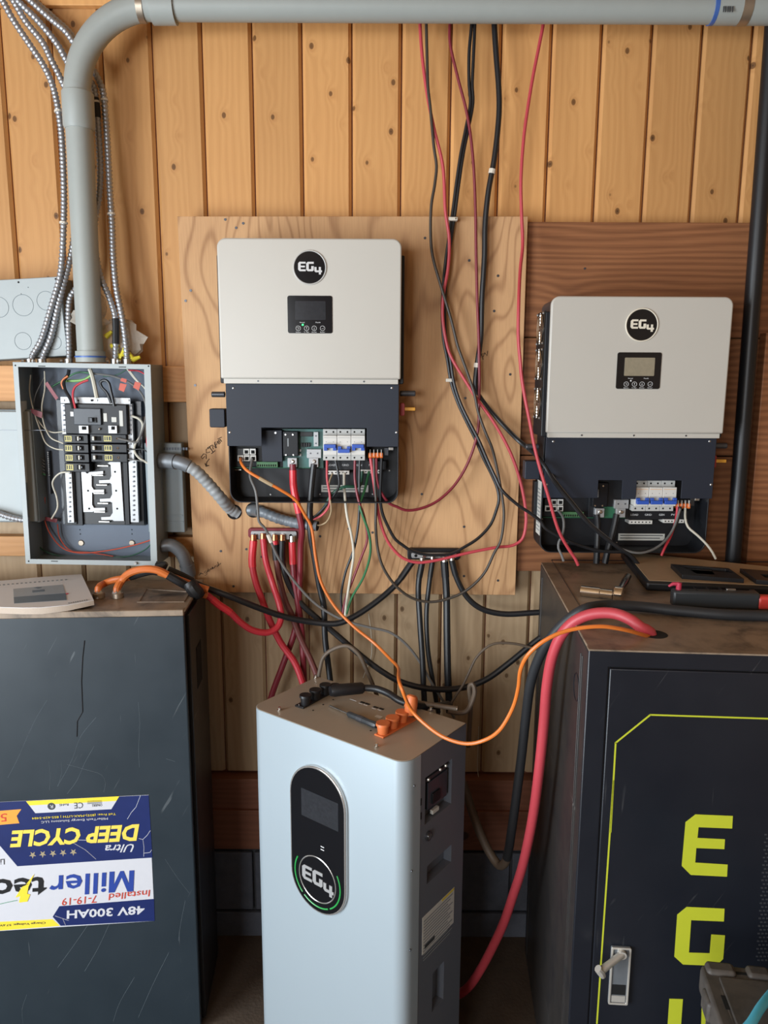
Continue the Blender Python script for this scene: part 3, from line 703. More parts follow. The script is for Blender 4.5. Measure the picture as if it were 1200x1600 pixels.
pwire('green_wire', [(620, 100), (520, 95), (400, 160), (330, 200)], -.03, -.03, .0025, 'cable_green')
pwire('teal_wire', [(850, 75), (770, 115), (690, 120)], -.045, -.045, .0018, 'cable_dark_green')
pwire('grey_wire', [(610, 100), (760, 120), (880, 170), (950, 240), (980, 330), (970, 430), (935, 530), (920, 560), (830, 545), (790, 535)], -.05, -.062, .0028, 'cable_grey')
pwire('white_wire', [(850, 70), (905, 140), (960, 190), (995, 240)], -.05, -.05, .002, 'cable_white')
pwire('white_wire', [(870, 85), (930, 160), (990, 215)], -.06, -.06, .0018, 'cable_white')
pwire('red_wire', [(860, 80), (930, 85), (985, 115)], -.05, -.05, .002, 'cable_red')
pwire('white_wire', [(880, 385), (930, 405), (955, 440), (940, 520), (905, 575), (900, 620), (930, 665), (1010, 712)], -.048, -.05, .0032, 'cable_white')
pwire('red_wire', [(1000, 470), (985, 540), (990, 600), (1010, 655)], -.05, -.05, .003, 'cable_red')
pwire('white_wire', [(1010, 650), (960, 610), (890, 610), (820, 605)], -.05, -.055, .0018, 'cable_black')
pwire('white_wire', [(1010, 700), (930, 685), (840, 672)], -.05, -.055, .0016, 'cable_grey')
pwire('white_wire', [(205, 110), (198, 220), (225, 350), (270, 480), (310, 570), (370, 605), (425, 612)], -.05, -.055, .0018, 'cable_white')
pwire('white_wire', [(298, 85), (300, 200), (280, 330), (295, 440), (340, 530), (425, 570)], -.05, -.055, .0018, 'cable_white')
pwire('white_wire', [(300, 120), (240, 240), (220, 330)], -.04, -.04, .0014, 'cable_grey')
pwire('white_wire', [(230, 380), (300, 470), (350, 495), (430, 490)], -.045, -.05, .0016, 'cable_white')
pwire('green_wire', [(245, 400), (215, 560), (225, 690), (260, 760), (305, 780)], -.03, -.022, .0028, 'cable_green')
pwire('grey_wire', [(470, 760), (400, 770), (352, 830), (380, 930), (385, 1000), (345, 1075)], -.05, -.045, .0024, 'cable_white')
pwire('red_wire', [(300, 930), (300, 1080), (340, 1180), (420, 1270), (520, 1302), (700, 1290), (900, 1250), (1015, 1215)], -.02, -.03, .0018, 'tag_red')
pwire('red_wire', [(385, 1110), (400, 1200), (470, 1285), (600, 1300), (760, 1325)], -.02, -.02, .0016, 'tag_red')
pwire('green_wire', [(215, 1210), (300, 1290), (450, 1330), (700, 1335), (880, 1320), (985, 1270), (1030, 1215)], -.02, -.03, .002, 'cable_dark_green')
for i in range(5): pwire('fine_white_wire', [(225 + 8 * i, 560 + 20 * i), (245, 640 + 22 * i), (300, 690 + 20 * i)], -.03, -.022, .0012, 'cable_grey')
for (x0, y0, x1, y1) in ((795, 190, 830, 180), (805, 130, 845, 165), (905, 160, 930, 200)):
    pass
def tagp(L, y, mat='tag_red'):
    return bpn.part('wire_tag', MB().prism(bpn.pxpoly([Z5(*p) for p in L], y), y, y - .001), mat)
tagp([(805, 165), (850, 175), (830, 225), (795, 210)], -.06); tagp([(815, 130), (850, 140), (845, 165), (805, 150)], -.055); tagp([(905, 155), (945, 165), (930, 215), (892, 195)], -.062)
tagp([(205, 335), (285, 360), (280, 400), (240, 385), (205, 358)], -.06, 'cable_dark_red'); tagp([(318, 155), (392, 265), (375, 280), (300, 170)], -.055, 'cable_dark_red')
tagp([(300, 1060), (385, 1075), (380, 1100), (300, 1085)], -.025, 'cable_dark_red')

# flexible grey conduits
def flex(name, label, pix, ys, r, mat, parts=(), step=0.004):
    path = spline(wpath(pix, ys), step); rs = [r * (1.0 if (i // 2) % 2 else 0.91) for i in range(len(path))]
    o = MB().tube(path, rs, 16).build(name, mat, label=label, cat='conduit', group='grey flexible conduits', angle=80)
    for pn, s0, s1, k, pm in parts: MB().tube(cut(path, s0, s1), r * k, 16).build(pn, pm, o)
    return o, path
o, pth = flex('flexible_conduit', 'grey flexible conduit arching from the breaker panel into a hole in the plywood', [(246, 720), (262, 720), (285, 724), (305, 735), (325, 755), (345, 778), (360, 795), (372, 802)], [(0, -.10), (.3, -.12), (.7, -.10), (1, -.045)], 0.0165, 'flex_grey', [('box_connector', .0, .20, 1.28, 'fitting_grey'), ('compression_nut', .20, .33, 1.12, 'fitting_grey')])
q = P(366, 800, PYF); MB().prism(circle(q.x, q.z, .021, 20), PYF - .0008, PYF + .001).build('cut_hole', 'hole_black', ply)
q = P(396, 797, PYF); MB().prism(circle(q.x, q.z, .0215, 20), PYF - .0008, PYF + .001).build('cut_hole', 'hole_black', ply)
o, pth = flex('flexible_conduit', 'grey flexible conduit stub sticking out of the plywood below the inverter', [(390, 797), (398, 797), (412, 801), (435, 810), (462, 817), (496, 822)], [(0, -.045), (.3, -.085), (1, -.12)], 0.0150, 'flex_dark', [('end_collar', .0, .22, 1.14, 'fitting_grey')])
MB().tube([pth[-1] + (pth[-1] - pth[-3]) * 0.02, pth[-1] + (pth[-1] - pth[-3]) * 0.12], .0135, 14).build('open_end', 'hole_black', o)
o, pth = flex('flexible_conduit', 'grey flexible conduit elbow turning down from the bottom of the breaker panel', [(252, 853), (268, 852), (282, 862), (291, 880), (296, 905), (300, 930)], [(0, -.10), (.4, -.09), (1, -.06)], 0.0150, 'flex_grey', [('elbow_fitting', .0, .52, 1.2, 'fitting_grey'), ('compression_nut', .50, .68, 1.35, 'fitting_grey')])

# crumpled plastic bag of yellow wire nuts hanging behind the conduit
bag = Thing('plastic_bag', 'crumpled clear plastic bag of yellow wire nuts behind the conduit', 'bag', P(172, 566, -0.06))
def crumple(cx, cy, w, h, seed, y):
    rnd = random.Random(seed); m = MB(); nu, nv = 12, 10; vs = []
    c = bag.at(cx, cy, y)
    for i in range(nv):
        th_ = math.pi * (i + .5) / nv
        for k in range(nu):
            a = 2 * math.pi * k / nu; j = 1 + rnd.uniform(-.22, .22)
            vs.append((c.x + w * math.sin(th_) * math.cos(a) * j, c.y + .016 * math.sin(th_) * math.sin(a) * (1 + rnd.uniform(-.4, .4)), c.z + h * math.cos(th_) * (1 + rnd.uniform(-.1, .1))))
    fs = [(i * nu + k, i * nu + (k + 1) % nu, (i + 1) * nu + (k + 1) % nu, (i + 1) * nu + k) for i in range(nv - 1) for k in range(nu)]
    fs += [tuple(range(nu)), tuple((nv - 1) * nu + k for k in range(nu))]
    return m.add(vs, fs)
bag.part('bag_neck', crumple(140, 500, .048, .033, 1, -.03), 'bag_plastic', angle=20)
bag.part('bag_body', crumple(188, 532, .062, .056, 2, -.012), 'bag_plastic', angle=20)
bag.part('bag_corner', crumple(158, 478, .016, .03, 3, -.01), 'bag_plastic', angle=20)
for x, y, a in ((170, 522, 40), (180, 540, 10), (193, 550, 70), (205, 557, 120), (185, 555, 150), (213, 560, 20)):
    c = bag.at(x, y, -.034); dv = Vector((math.cos(R(a)), 0, math.sin(R(a)))) * .011
    bag.part('wire_nut', MB().cyl(c - dv, c + dv, .0075, .004, 10), 'wire_nut_yellow')

# ================================================================== inverters
IT, IH = 0.14, 0.0
Z2, Z3 = Zm(320, 580, 340 / 1200), Zm(480, 650, 160 / 1200)
Z2b = Zm(350, 650, 150 / 1200)
inv1 = Thing('hybrid_inverter', 'white and dark grey inverter on the plywood, its wiring compartment open', 'inverter', P(485, 785, PYF - 0.0005), group='two matching white wall inverters')
inv1.M.translation.z = P(485, 786, -0.15).z; inv1.o.matrix_world = inv1.M; inv1.I = inv1.M.inverted()
cA, cB = inv1.at(339, 480, -IT), inv1.at(628, 480, -IT)
IX0, IX1 = inv1.at(338, 372, -IT).x, inv1.at(628, 372, -IT).x
ITOP, ISEAM = inv1.at(480, 372, -IT).z, inv1.at(480, 592, -IT).z
def conv(px, py, y): return inv1.at(px, py, y)
def build_inverter(T, toggles, second):
    L = conv
    def bx(name, fn, x0, y0, x1, y1, yf, yb, mat, par=None, bev=0.0006):
        (a, b), (c, d) = fn(x0, y0), fn(x1, y1); p, q = L(a, b, yf), L(c, d, yf)
        return T.part(name, MB().box(p.x, q.x, yf, yb, q.z, p.z), mat, par, bev=bev)
    def sc(name, fn, x, y, yf, r, mat, par=None, l=0.002, n=12):
        q = L(*fn(x, y), yf); return T.part(name, MB().cyl(q - Vector((0, l, 0)), q + Vector((0, .0005, 0)), r, n=n), mat, par)
    # case behind the cover, white front cover
    T.part('rear_case', MB().prism(rrect(IX0 - .007, IX1 + .008, ISEAM - .012, ITOP - .035, .004), -.001, -IT + .028), 'inverter_black', bev=0.002)
    T.part('upper_case', MB().prism(rrect(IX0 + .004, IX1 - .004, ISEAM, ITOP - .003, .02), -.001, -IT + .0145), 'gunmetal', bev=0.002)
    cov = T.part('front_cover', MB().prism(rrect(IX0, IX1, ISEAM, ITOP, .022, 8, (0, 0, 1, 1)), -IT, -IT + .014), 'cover_white', bev=0.004, seg=3)
    lip = T.part('cover_lip', MB().box(IX0 + .006, IX1 - .006, -IT + .006, -IT + .02, ISEAM - .0125, ISEAM), 'cover_white', bev=0.001)
    for fx in (.205, .5, .795): 
        x = IX0 + (IX1 - IX0) * fx; T.part('screw', MB().cyl((x, -IT + .005, ISEAM - .006), (x, -IT + .0065, ISEAM - .006), .0022, n=10), 'gunmetal', lip)
    # badge
    q = L(484, 418, -IT); bd = T.part('badge', MB().prism(circle(q.x, q.z, .0405, 48), -IT, -IT - .002), 'lens_black', cov)
    T.part('badge_ring', MB().ring((q.x, -IT - .0015, q.z), (0, 1, 0), .0395, .0018, 48, 8), 'breaker_grey' if not second else 'logo_cream', cov)
    mats = 'logo_silver' if not second else 'logo_cream'
    logo(cov, q.x + .0005, q.z + .001, .0575, -IT - .002, mats)
    # display
    p0, p1 = L(449, 462, -IT), L(519.5, 521, -IT)
    ds = T.part('display_panel', MB().prism(rrect(p0.x, p1.x, p1.z, p0.z, .005), -IT, -IT - .0015), 'lens_black', cov)
    a, b = L(461, 470.5, -IT), L(509, 500, -IT)
    T.part('screen', MB().prism(rrect(a.x, b.x, b.z, a.z, .002), -IT - .0015, -IT - .0022), 'screen_lit' if second else 'screen', cov)
    for i, (sx, s) in enumerate(zip((466, 479, 491, 504), ('Return', 'Up', 'Down', 'Enter'))):
        q = L(sx, 513, -IT - .0016); T.part('button_ring', MB().ring(q, (0, 1, 0), .0058, .0005, 20, 5), 'print_white', cov)
        g = MB()
        if i == 0: g.ring((q.x, q.y, q.z), (0, 1, 0), .002, .0004, 10, 4, -90, 90); g.tube([(q.x, q.y, q.z + .002), (q.x - .003, q.y, q.z + .002)], .0004, 4); g.tube([(q.x, q.y, q.z - .002), (q.x - .002, q.y, q.z - .002)], .0004, 4)
        elif i == 3: g.tube([(q.x + .002, q.y, q.z + .0015), (q.x + .002, q.y, q.z - .001), (q.x - .003, q.y, q.z - .001)], .0004, 4)
        else:
            sg = 1 if i == 1 else -1
            g.tube([(q.x, q.y, q.z + .003), (q.x, q.y, q.z - .003)], .0004, 4); g.tube([(q.x - .0015, q.y, q.z + sg * .0015), (q.x, q.y, q.z + sg * .003), (q.x + .0015, q.y, q.z + sg * .0015)], .0004, 4)
        T.part('button_symbol', g, 'print_white', cov)
        text('button_word', s, q.x - .006, q.x + .006, q.z - .0105, q.z - .0078, -IT - .0018, 'print_white', cov, depth=.0002)
    q = L(473, 507.5, -IT - .0018); T.part('status_light', MB().ball(q, .0024, 8, (1, .4, 1)), 'led_green' if not second else 'print_white', cov)
    for sx, s in ((472, 'Normal'), (497, 'Fault')):
        q = L(sx, 504, -IT - .0018); text('status_word', s, q.x - .006, q.x + .006, q.z - .001, q.z + .0018, -IT - .0018, 'print_white', cov, depth=.0002)
    # wiring compartment tray
    W0, W1 = IX0 + .005, IX1 - .003
    yo = -.095
    outer = rrect(W0, W1, 0.0, ISEAM - .013, .03, 6, (1, 1, 0, 0)); inner = rrect(W0 + .003, W1 - .003, 0.003, ISEAM - .016, .028, 6, (1, 1, 0, 0))
    T.part('compartment_wall', MB().frame(outer, inner, yo, -.002), 'inverter_black', bev=0.0008)
    T.part('compartment_back', MB().prism(rrect(W0 + .001, W1 - .001, .001, ISEAM - .014, .03, 6, (1, 1, 0, 0)), -.012, -.001), 'inverter_black')
    if second:   # the removed cover leaves a fan side wall
        pass
    # dark front panel with cut-outs
    fy = -.113
    zt_ = ISEAM - .013
    def lz(y): return L(*Z2(600, y), fy).z
    def lx(x): return L(*Z2(x, 300), fy).x
    x0, x1 = W0 + .001, W1 - .001
    lo, up_ = lz(415), lz(313)
    if not second: poly = [(x0, zt_), (x1, zt_), (x1, lo), (lx(893), lo), (lx(893), up_), (lx(312), up_), (lx(312), lo), (x0, lo)]
    else: poly = [(x0, zt_), (x1, zt_), (x1, lo), (lx(893), lo), (lx(893), up_), (lx(640), up_), (lx(640), lz(420)), (lx(560), lz(420)), (lx(560), up_), (lx(425), up_), (lx(425), lo), (x0, lo)]
    pn = T.part('lower_panel', MB().prism(poly, fy, fy + .003), 'inverter_dark', bev=0.0008)
    T.part('panel_flange', MB().box(x0 + .012, x1 - .012, fy + .003, -.012, up_ + .004, up_ + .007), 'inverter_black')
    for x, y in ((157, 93), (1032, 92), (138, 338), (1057, 338)):
        q = L(*Z2(x, y), fy); T.part('panel_screw', MB().ball(q, .0034, 10, (1, .4, 1)), 'screw', pn)
    # recessed carrier, ports, terminal strip
    cy = -.055
    bx('carrier_plate', Z2, 130, 330, 900, 540, cy + .012, -.012, 'inverter_black')
    if not second: 
        cb = bx('relay_cover', Z2, 312, 325, 428, 500, cy - .02, cy + .012, 'inverter_dark', bev=.001); sc('screw', Z2, 390, 340, cy - .02, .0028, 'screw', cb)
    pb = bx('port_block', Z2, 180, 425, 282, 500, cy - .004, cy + .012, 'black_plastic')
    for x0_, y0_ in ((212, 427), (248, 427), (180, 463), (215, 463), (250, 463)):
        pp = bx('data_port', Z2, x0_, y0_, x0_ + 33, y0_ + 33, cy - .008, cy - .004, 'breaker_white', pb); bx('port_opening', Z2, x0_ + 7, y0_ + 9, x0_ + 27, y0_ + 28, cy - .0086, cy - .008, 'hole_black', pb)
    ts = bx('terminal_strip', Z2, 285, 500, 402, 530, cy - .006, cy + .012, 'terminal_green')
    for i in range(9): bx('terminal_slot', Z2, 290 + 12 * i, 514, 297 + 12 * i, 526, cy - .0066, cy - .006, 'hole_black', ts)
    bx('circuit_edge', Z2, 150, 530, 640, 536, cy - .002, cy + .012, 'pcb_green')
    # circuit board, relay, terminals
    brd = bx('circuit_board', Z2, 428, 318, 655, 535, cy, cy + .010, 'pcb' if not second else 'inverter_black')
    if second: bx('green_board', Z2, 512, 470, 575, 533, cy - .004, cy, 'pcb_green', brd)
    rl = bx('relay', Z2, 430, 332, 515, 470, cy - .022, cy, 'breaker_black', brd, bev=.0015)
    for x, y in ((445, 350), (485, 350), (447, 462), (488, 462)): sc('relay_screw', Z2, x, y, cy - .022, .0022, 'steel', rl, .001)
    bx('relay_mark', Z2, 455, 370, 463, 415, cy - .0226, cy - .022, 'print_grey', rl)
    if not second:
        for i in range(4): bx('small_chip', Z2, 530 + 13 * i, 395, 540 + 13 * i, 418, cy - .006, cy, 'black_plastic', brd)
        for (x_, y_, X_, Y_) in ((525, 335, 595, 360), (520, 430, 532, 445), (520, 455, 532, 470)): bx('circuit_part', Z2, x_, y_, X_, Y_, cy - .004, cy, 'black_plastic' if y_ < 400 else 'silver_plate', brd)
        u = bx('upright_busbar', Z2, 600, 335, 626, 415, cy - .012, cy, 'silver_plate', brd)
        for y in (357, 398): sc('busbar_screw', Z2, 613, y, cy - .012, .0022, 'gunmetal', u, .001)
    tb = bx('terminal_plate', Z2, 562, 430, 642, 480, cy - .014, cy, 'silver_plate', brd, bev=.001)
    for x in (583, 622): sc('plate_screw', Z2, x, 453, cy - .014, .002, 'gunmetal', tb, .001)
    for i, x in enumerate((484, 602)):
        lt = bx('cable_terminal', Z2, x - 28, 478, x + 24, 530, cy - .016, cy + .002, 'silver_plate', brd, bev=.001)
        q = L(*Z2(x, 498), cy - .016)
        T.part('washer', MB().ring((q.x, q.y - .001, q.z), (0, 1, 0), .0042, .0014, 18, 6), 'steel', lt); T.part('bolt_head', MB().cyl(q, q + Vector((0, -.005, 0)), .0034, n=6), 'steel', lt)
    # breakers
    for i in range(3):
        xa = 652 + 77.5 * i; xb = xa + 76; up = toggles[i]
        bk = bx('circuit_breaker', Z2, xa, 355, xb, 462, cy - .040, cy, 'breaker_white', bev=.0008)
        bx('breaker_head', Z2, xa, 319, xb, 357, cy - .026, cy, 'breaker_grey', bk, .0006); bx('breaker_foot', Z2, xa, 460, xb, 492, cy - .026, cy, 'breaker_grey', bk, .0006)
        for j in (18, 57):
            sc('terminal_hole', Z2, xa + j, 335, cy - .026, .0024, 'hole_black', bk, .0004); sc('terminal_hole', Z2, xa + j, 477, cy - .026, .0024, 'hole_black', bk, .0004)
            sc('indicator_dot', Z2, xa + j, 390, cy - .040, .0009, 'print_black', bk, .0004)
        bx('printed_line', Z2, xa + 4, 366, xb - 6, 368, cy - .0404, cy - .040, 'label_orange' if second else 'print_grey', bk, 0)
        bx('toggle_well', Z2, xa + 4, 406, xb - 4, 440, cy - .0405, cy - .040, 'breaker_grey', bk, 0)
        ty = (404, 424) if up else (430, 451)
        tg = bx('toggle', Z2, xa + 4, ty[0], xb - 6, ty[1], cy - .053, cy - .040, 'toggle_blue', bk, .0008)
        for j in (2, 52): bx('toggle_side', Z2, xa + j + 2, 415 if not up else 410, xa + j + 22, 438, cy - .048, cy - .0405, 'toggle_blue', bk, .0006)
    # lever connectors
    for i in range(4):
        xa = 903 + 20.5 * i
        lv = bx('lever_connector', Z2, xa, 450, xa + 18, 479, cy - .022, cy, 'lever_orange', bev=.0015); bx('lever_slit', Z2, xa + 7, 432, xa + 10, 470, cy - .0235, cy - .015, 'breaker_white', lv, 0)
    bx('grey_clip', Z2, 990, 423, 1012, 465, cy - .01, cy, 'gunmetal'); bx('silver_clip', Z2, 1014, 420, 1040, 436, cy - .01, cy, 'zinc')
    # markings
    for s, x0_, x1_ in (('LOAD', 678, 720), ('GRID', 757, 795), ('GEN', 836, 866), ('PV', 905, 925)):
        p, q = L(*Z2(x0_, 512), -.044), L(*Z2(x1_, 523), -.044); text('printed_word', s, p.x, q.x, q.z, p.z, -.0442, 'print_white', T.o)
    bx('marking_plate', Z2, 640, 494, 1000, 545, -.0438, -.012, 'inverter_black')
    n_ = bx('neutral_terminals', Z2, 668, 548, 797, 570, -.05, -.012, 'breaker_white'); g_ = bx('ground_terminals', Z2, 858, 543, 975, 564, -.05, -.012, 'breaker_white')
    for i in range(6): sc('terminal_hole', Z2, 682 + 20 * i, 559, -.05, .0019, 'hole_black', n_, .0004); sc('terminal_hole', Z2, 870 + 18 * i, 554, -.05, .0019, 'hole_black', g_, .0004)
    lb_ = bx('warning_label', Z2, 642, 628, 902, 668, -.0135, -.012, 'sticker')
    for y in (640, 655): bx('label_line', Z2, 652, y - 4, 890 - (y - 640), y + 2, -.0139, -.0135, 'print_black', lb_, 0)
    for x, y in ((362, 680), (635, 678), (925, 678), (1018, 548)): sc('screw', Z2, x, y, -.013, .002, 'screw', None, .0015)
    for x, y in ((180, 533), (180, 545)): bx('silver_clip', Z2, x - 22, y - 4, x + 20, y + 2, -.03, -.012, 'zinc', None, 0)
    # things on the two sides
    def side(x, y): return L(*Z2(x, y), -.075)
    p, q = side(38, 128), side(112, 128); T.part('side_lug', MB().cyl((q.x, -.075, q.z), (p.x, -.075, p.z), .0075, n=14), 'gunmetal', bev=.002)
    p, q = side(1075, 123), side(1162, 123); T.part('side_lug', MB().cyl((p.x, -.075, p.z), (q.x, -.075, q.z), .0075, n=14), 'gunmetal', bev=.002)
    p, q = side(33, 205), side(112, 308); T.part('communication_dongle', MB().prism(rrect(p.x, q.x + .004, q.z, p.z, .004), -.095, -.06), 'inverter_dark', bev=.002)
    p, q = side(1083, 175), side(1112, 245); r_ = T.part('switch_base', MB().prism(rrect(p.x - .004, p.x + .009, q.z, p.z, .004), -.085, -.065), 'red_plastic', bev=.001)
    p, q = side(1092, 208), side(1160, 208); T.part('switch_knob', MB().box(p.x, q.x, -.082, -.068, p.z - .0042, p.z + .0042), 'yellow_plastic', bev=.001)
    if second:   # three fans in the side wall
        for zf in (ITOP - .075, ITOP - .165, ITOP - .265):
            fx = IX0 - .0072; yc = -.066
            fan = T.part('fan_frame', MB().box(fx - .002, fx + .002, yc - .042, yc + .042, zf - .042, zf + .042), 'fan_black')
            for rr in (.012, .02, .028, .036): T.part('guard_ring', MB().ring((fx - .004, yc, zf), (1, 0, 0), rr, .0019, 28, 6), 'steel', fan)
            T.part('fan_hub', MB().cyl((fx - .001, yc, zf), (fx - .005, yc, zf), .009, n=16), 'chrome', fan)
            for a in (0, 90, 180, 270):
                v = Vector((0, math.cos(R(a)), math.sin(R(a)))); c0 = Vector((fx - .004, yc, zf))
                T.part('guard_spoke', MB().tube([c0 + v * .008, c0 + v * .038], .0014, 6), 'chrome', fan); T.part('fan_screw', MB().ball(c0 + Vector((0, v.y - v.z, v.y + v.z)) * .037, .0035, 8), 'screw', fan)
        sx = W0
        sl = T.part('side_label', MB().box(sx - .0006, sx + .0005, -.088, -.035, .045, .19), 'sticker')
        for i in range(12): T.part('label_line', MB().box(sx - .0010, sx - .0006, -.083, -.04, .056 + i * .010, .059 + i * .010), 'print_grey', sl)
build_inverter(inv1, (True, False, True), False)
q = P(990, 862, -0.155)
inv2 = Thing('hybrid_inverter', 'beige-lit white inverter with fans in its side, on dark brown boards', 'inverter', (P(1002, 470, BF - IT).x - (IX0 + IX1) / 2, BF - .012, 0), group='two matching white wall inverters')
inv2.M.translation.z = P(1002, 463, BF - .012 - IT).z - ITOP; inv2.o.matrix_world = inv2.M; inv2.I = inv2.M.inverted()
build_inverter(inv2, (False, False, False), True)
MB().box(inv2.M.translation.x - .12, inv2.M.translation.x + .12, BF - .0115, BF - .0005, inv2.M.translation.z + .35, inv2.M.translation.z + .55).build('mounting_bracket', 'gunmetal', inv2.o).matrix_parent_inverse = inv2.I
# ================================================================== slate cabinet, lower left
CH = 1.15
lc = Thing('slate_battery_cabinet', 'scratched dark slate metal battery cabinet with an upside-down sticker', 'cabinet', (-0.474, -0.393, 0), rz=R(4.0))
LW, LD = 0.78, 0.285
lc.part('body', MB().box(-LW, -.003, .012, LD, 0.0, CH - .004), 'cabinet_edge', bev=0.003)
lc.part('front_panel', MB().box(-LW, -.001, 0.0, .0115, 0.004, CH - .012), 'cabinet_slate', bev=0.003)
lc.part('corner_post', MB().box(-.0035, .006, .03, LD - .02, 0.01, CH - .02), 'cabinet_edge', bev=0.002)
lc.part('side_slot', MB().box(.0055, .0068, .10, .17, CH - .24, CH - .13), 'hole_black')
lc.part('top_panel', MB().box(-LW, .002, .004, LD + .004, CH - .006, CH), 'cabinet_dusty', bev=0.003)
lc.part('top_rim', MB().box(-LW, -.002, .0, .016, CH - .014, CH + .002), 'cabinet_dusty', bev=0.002)
Z7 = Zm(0, 860, .3)
fr = [lc.at(*Z7(*p), z=CH) for p in ((755, 200), (995, 215), (960, 270), (712, 272))]
lc.part('embossed_plate', MB().frame([(p.x, p.y) for p in fr], [(p.x * .9 + .1 * sum(q.x for q in fr) / 4, p.y * .9 + .1 * sum(q.y for q in fr) / 4) for p in fr], CH - .001, CH + .002, 'z'), 'cabinet_dusty', bev=.0006)
# cracked mark down the front
zc1 = [lc.at(*Z7(*p), y=-.0006) for p in ((440, 470), (430, 560), (424, 680), (430, 840), (402, 890), (400, 970))]
lc.part('dent_line', MB().tube(zc1, .0011, 5), 'cabinet_edge')
scr = MB()
for L in ([(245, 780), (185, 880), (130, 1000), (90, 1090), (40, 1185)], [(490, 1020), (440, 1110), (400, 1200), (350, 1267)], [(500, 870), (420, 970), (375, 1090), (300, 1230)], [(255, 1100), (262, 1180), (258, 1250)], [(350, 1115), (440, 1140), (530, 1170), (550, 1210), (540, 1260)], [(720, 790), (728, 900), (722, 1040), (726, 1130)], [(865, 1085), (912, 1100)], [(318, 1100), (322, 1160), (300, 1230)]):
    scr.tube(spline([lc.at(*Z7(*p), y=-.0001) for p in L], .02), .0003, 4)
Z9 = Zm(0, 1200, .3)
for L in ([(580, 790), (510, 940), (440, 1060)], [(470, 800), (380, 930), (300, 1040)], [(880, 960), (800, 1120), (720, 1300)], [(700, 1090), (620, 1230), (590, 1320)], [(140, 1180), (115, 1260), (120, 1330)], [(860, 475), (930, 580), (985, 650)], [(965, 690), (940, 820), (930, 900)]):
    scr.tube(spline([lc.at(*Z9(*p), y=-.0001) for p in L], .02), .0003, 4)
tag(lc.part('scratches', scr, 'scratch_grey'), kind='stuff')
# printed sticker, mounted upside down
Z4 = Zm(0, 1230, 250 / 1200)
def lpoly(name, pts, y, mat, par, th_=.0003): return lc.part(name, MB().prism(lc.pxpoly([Z4(*p) for p in pts], y), y, y + th_), mat, par)
def ptext(T, name, s, A, B, C, y, mat, par, fn, shear=0.0, bold=0.0, depth=.0004, plane='y'):
    a, b, c = (T.at(*fn(*p), **{plane: y}) for p in (A, B, C))
    X = (b - a); Zv = (c - a); wl_, hl = X.length, Zv.length
    M = Matrix.Identity(4); X.normalize(); Zv.normalize(); N = Zv.cross(X)
    for i in range(3): M[i][0], M[i][1], M[i][2], M[i][3] = X[i], N[i], Zv[i], a[i]
    return text(name, s, 0, wl_, 0, hl, 0, mat, par, shear=shear, M=M, depth=depth, bold=bold)
st = lpoly('sticker', [(-60, 114), (1115, 58), (1160, 1003), (-60, 1082)], -.0006, 'label_white', None, .0006)
lpoly('navy_band', [(1115, 60), (1143, 528), (130, 593), (0, 440), (-60, 380), (-60, 115)], -.0009, 'label_navy', st)
lpoly('white_trapezoid', [(195, 105), (895, 68), (835, 165), (265, 195)], -.0012, 'label_white', st)
lpoly('yellow_stripe', [(195, 105), (895, 68), (872, 103), (220, 137)], -.0015, 'label_yellow', st)
lpoly('navy_arrow', [(1155, 838), (1160, 1003), (455, 1040), (395, 972), (445, 893)], -.0009, 'label_navy', st)
lpoly('yellow_strip', [(-60, 1013), (393, 990), (450, 1040), (-60, 1080)], -.0009, 'label_yellow', st)
lpoly('orange_ribbon', [(-60, 182), (160, 165), (125, 215), (145, 270), (-60, 288)], -.0012, 'label_orange', st)
def lt(s, A, B, C, mat, sh=0.0, y=-.0016, bold=0.0): return ptext(lc, 'lettering', s, A, B, C, y, mat, st, Z4, sh, bold)
lt('DEEP CYCLE', (1045, 275), (78, 325), (1038, 402), 'lettering_gold', .12, bold=.035)
lt('Ultra', (1005, 424), (790, 434), (1002, 484), 'label_white', .3, bold=.01)
lt('iller', (800, 638), (372, 664), (793, 795), 'label_blue', bold=.012)
lpoly('lettering', [(1007 - 186 * u - 7 * v, 624 + 11 * u + 157 * v) for u, v in ((0, 0), (.2, 0), (.2, .62), (.43, 0), (.57, 0), (.8, .62), (.8, 0), (1, 0), (1, 1), (.76, 1), (.5, .3), (.24, 1), (0, 1))], -.0016, 'label_blue', st)
lt('tech', (352, 668), (-170, 700), (345, 830), 'tape_black', bold=.02)
lt('48V 300AH', (1085, 888), (502, 924), (1082, 952), 'label_white', bold=.025)
lt('Installed', (1125, 770), (812, 800), (1126, 818), 'label_red', .1); lt('7-19-19', (722, 812), (462, 835), (724, 866), 'label_red', .1)
lt('MillerTech Energy Solutions LLC', (808, 222), (308, 250), (809, 243), 'label_white')
lt('Toll Free: (855)-MAX-LITH | 855-629-5484', (868, 188), (240, 222), (869, 208), 'label_yellow')
lt('Charge Voltage: 57.6V | Fl', (340, 1006), (-60, 1030), (341, 1025), 'print_black'); lt('5', (50, 196), (2, 200), (54, 255), 'label_red')
lt('CE', (622, 112), (555, 116), (624, 157), 'print_black'); lt('RoHS', (512, 122), (445, 126), (513, 138), 'print_black'); lt('Li', (32, 538), (2, 540), (33, 580), 'print_black')
for i in range(3): lpoly('certificate_line', [(765, 98 + 9 * i), (655, 104 + 9 * i), (655, 108 + 9 * i), (765, 102 + 9 * i)], -.0015, 'print_black', st)
lt('ON/ERS', (765, 124), (690, 128), (766, 142), 'print_black')
a = lc.at(*Z4(386, 143), y=-.0014); lc.part('round_mark', MB().prism(circle(a.x, a.z, .0095, 20), -.0012, -.0016), 'print_black', st); lt('R', (398, 132), (374, 134), (399, 156), 'label_white', 0, -.0019)
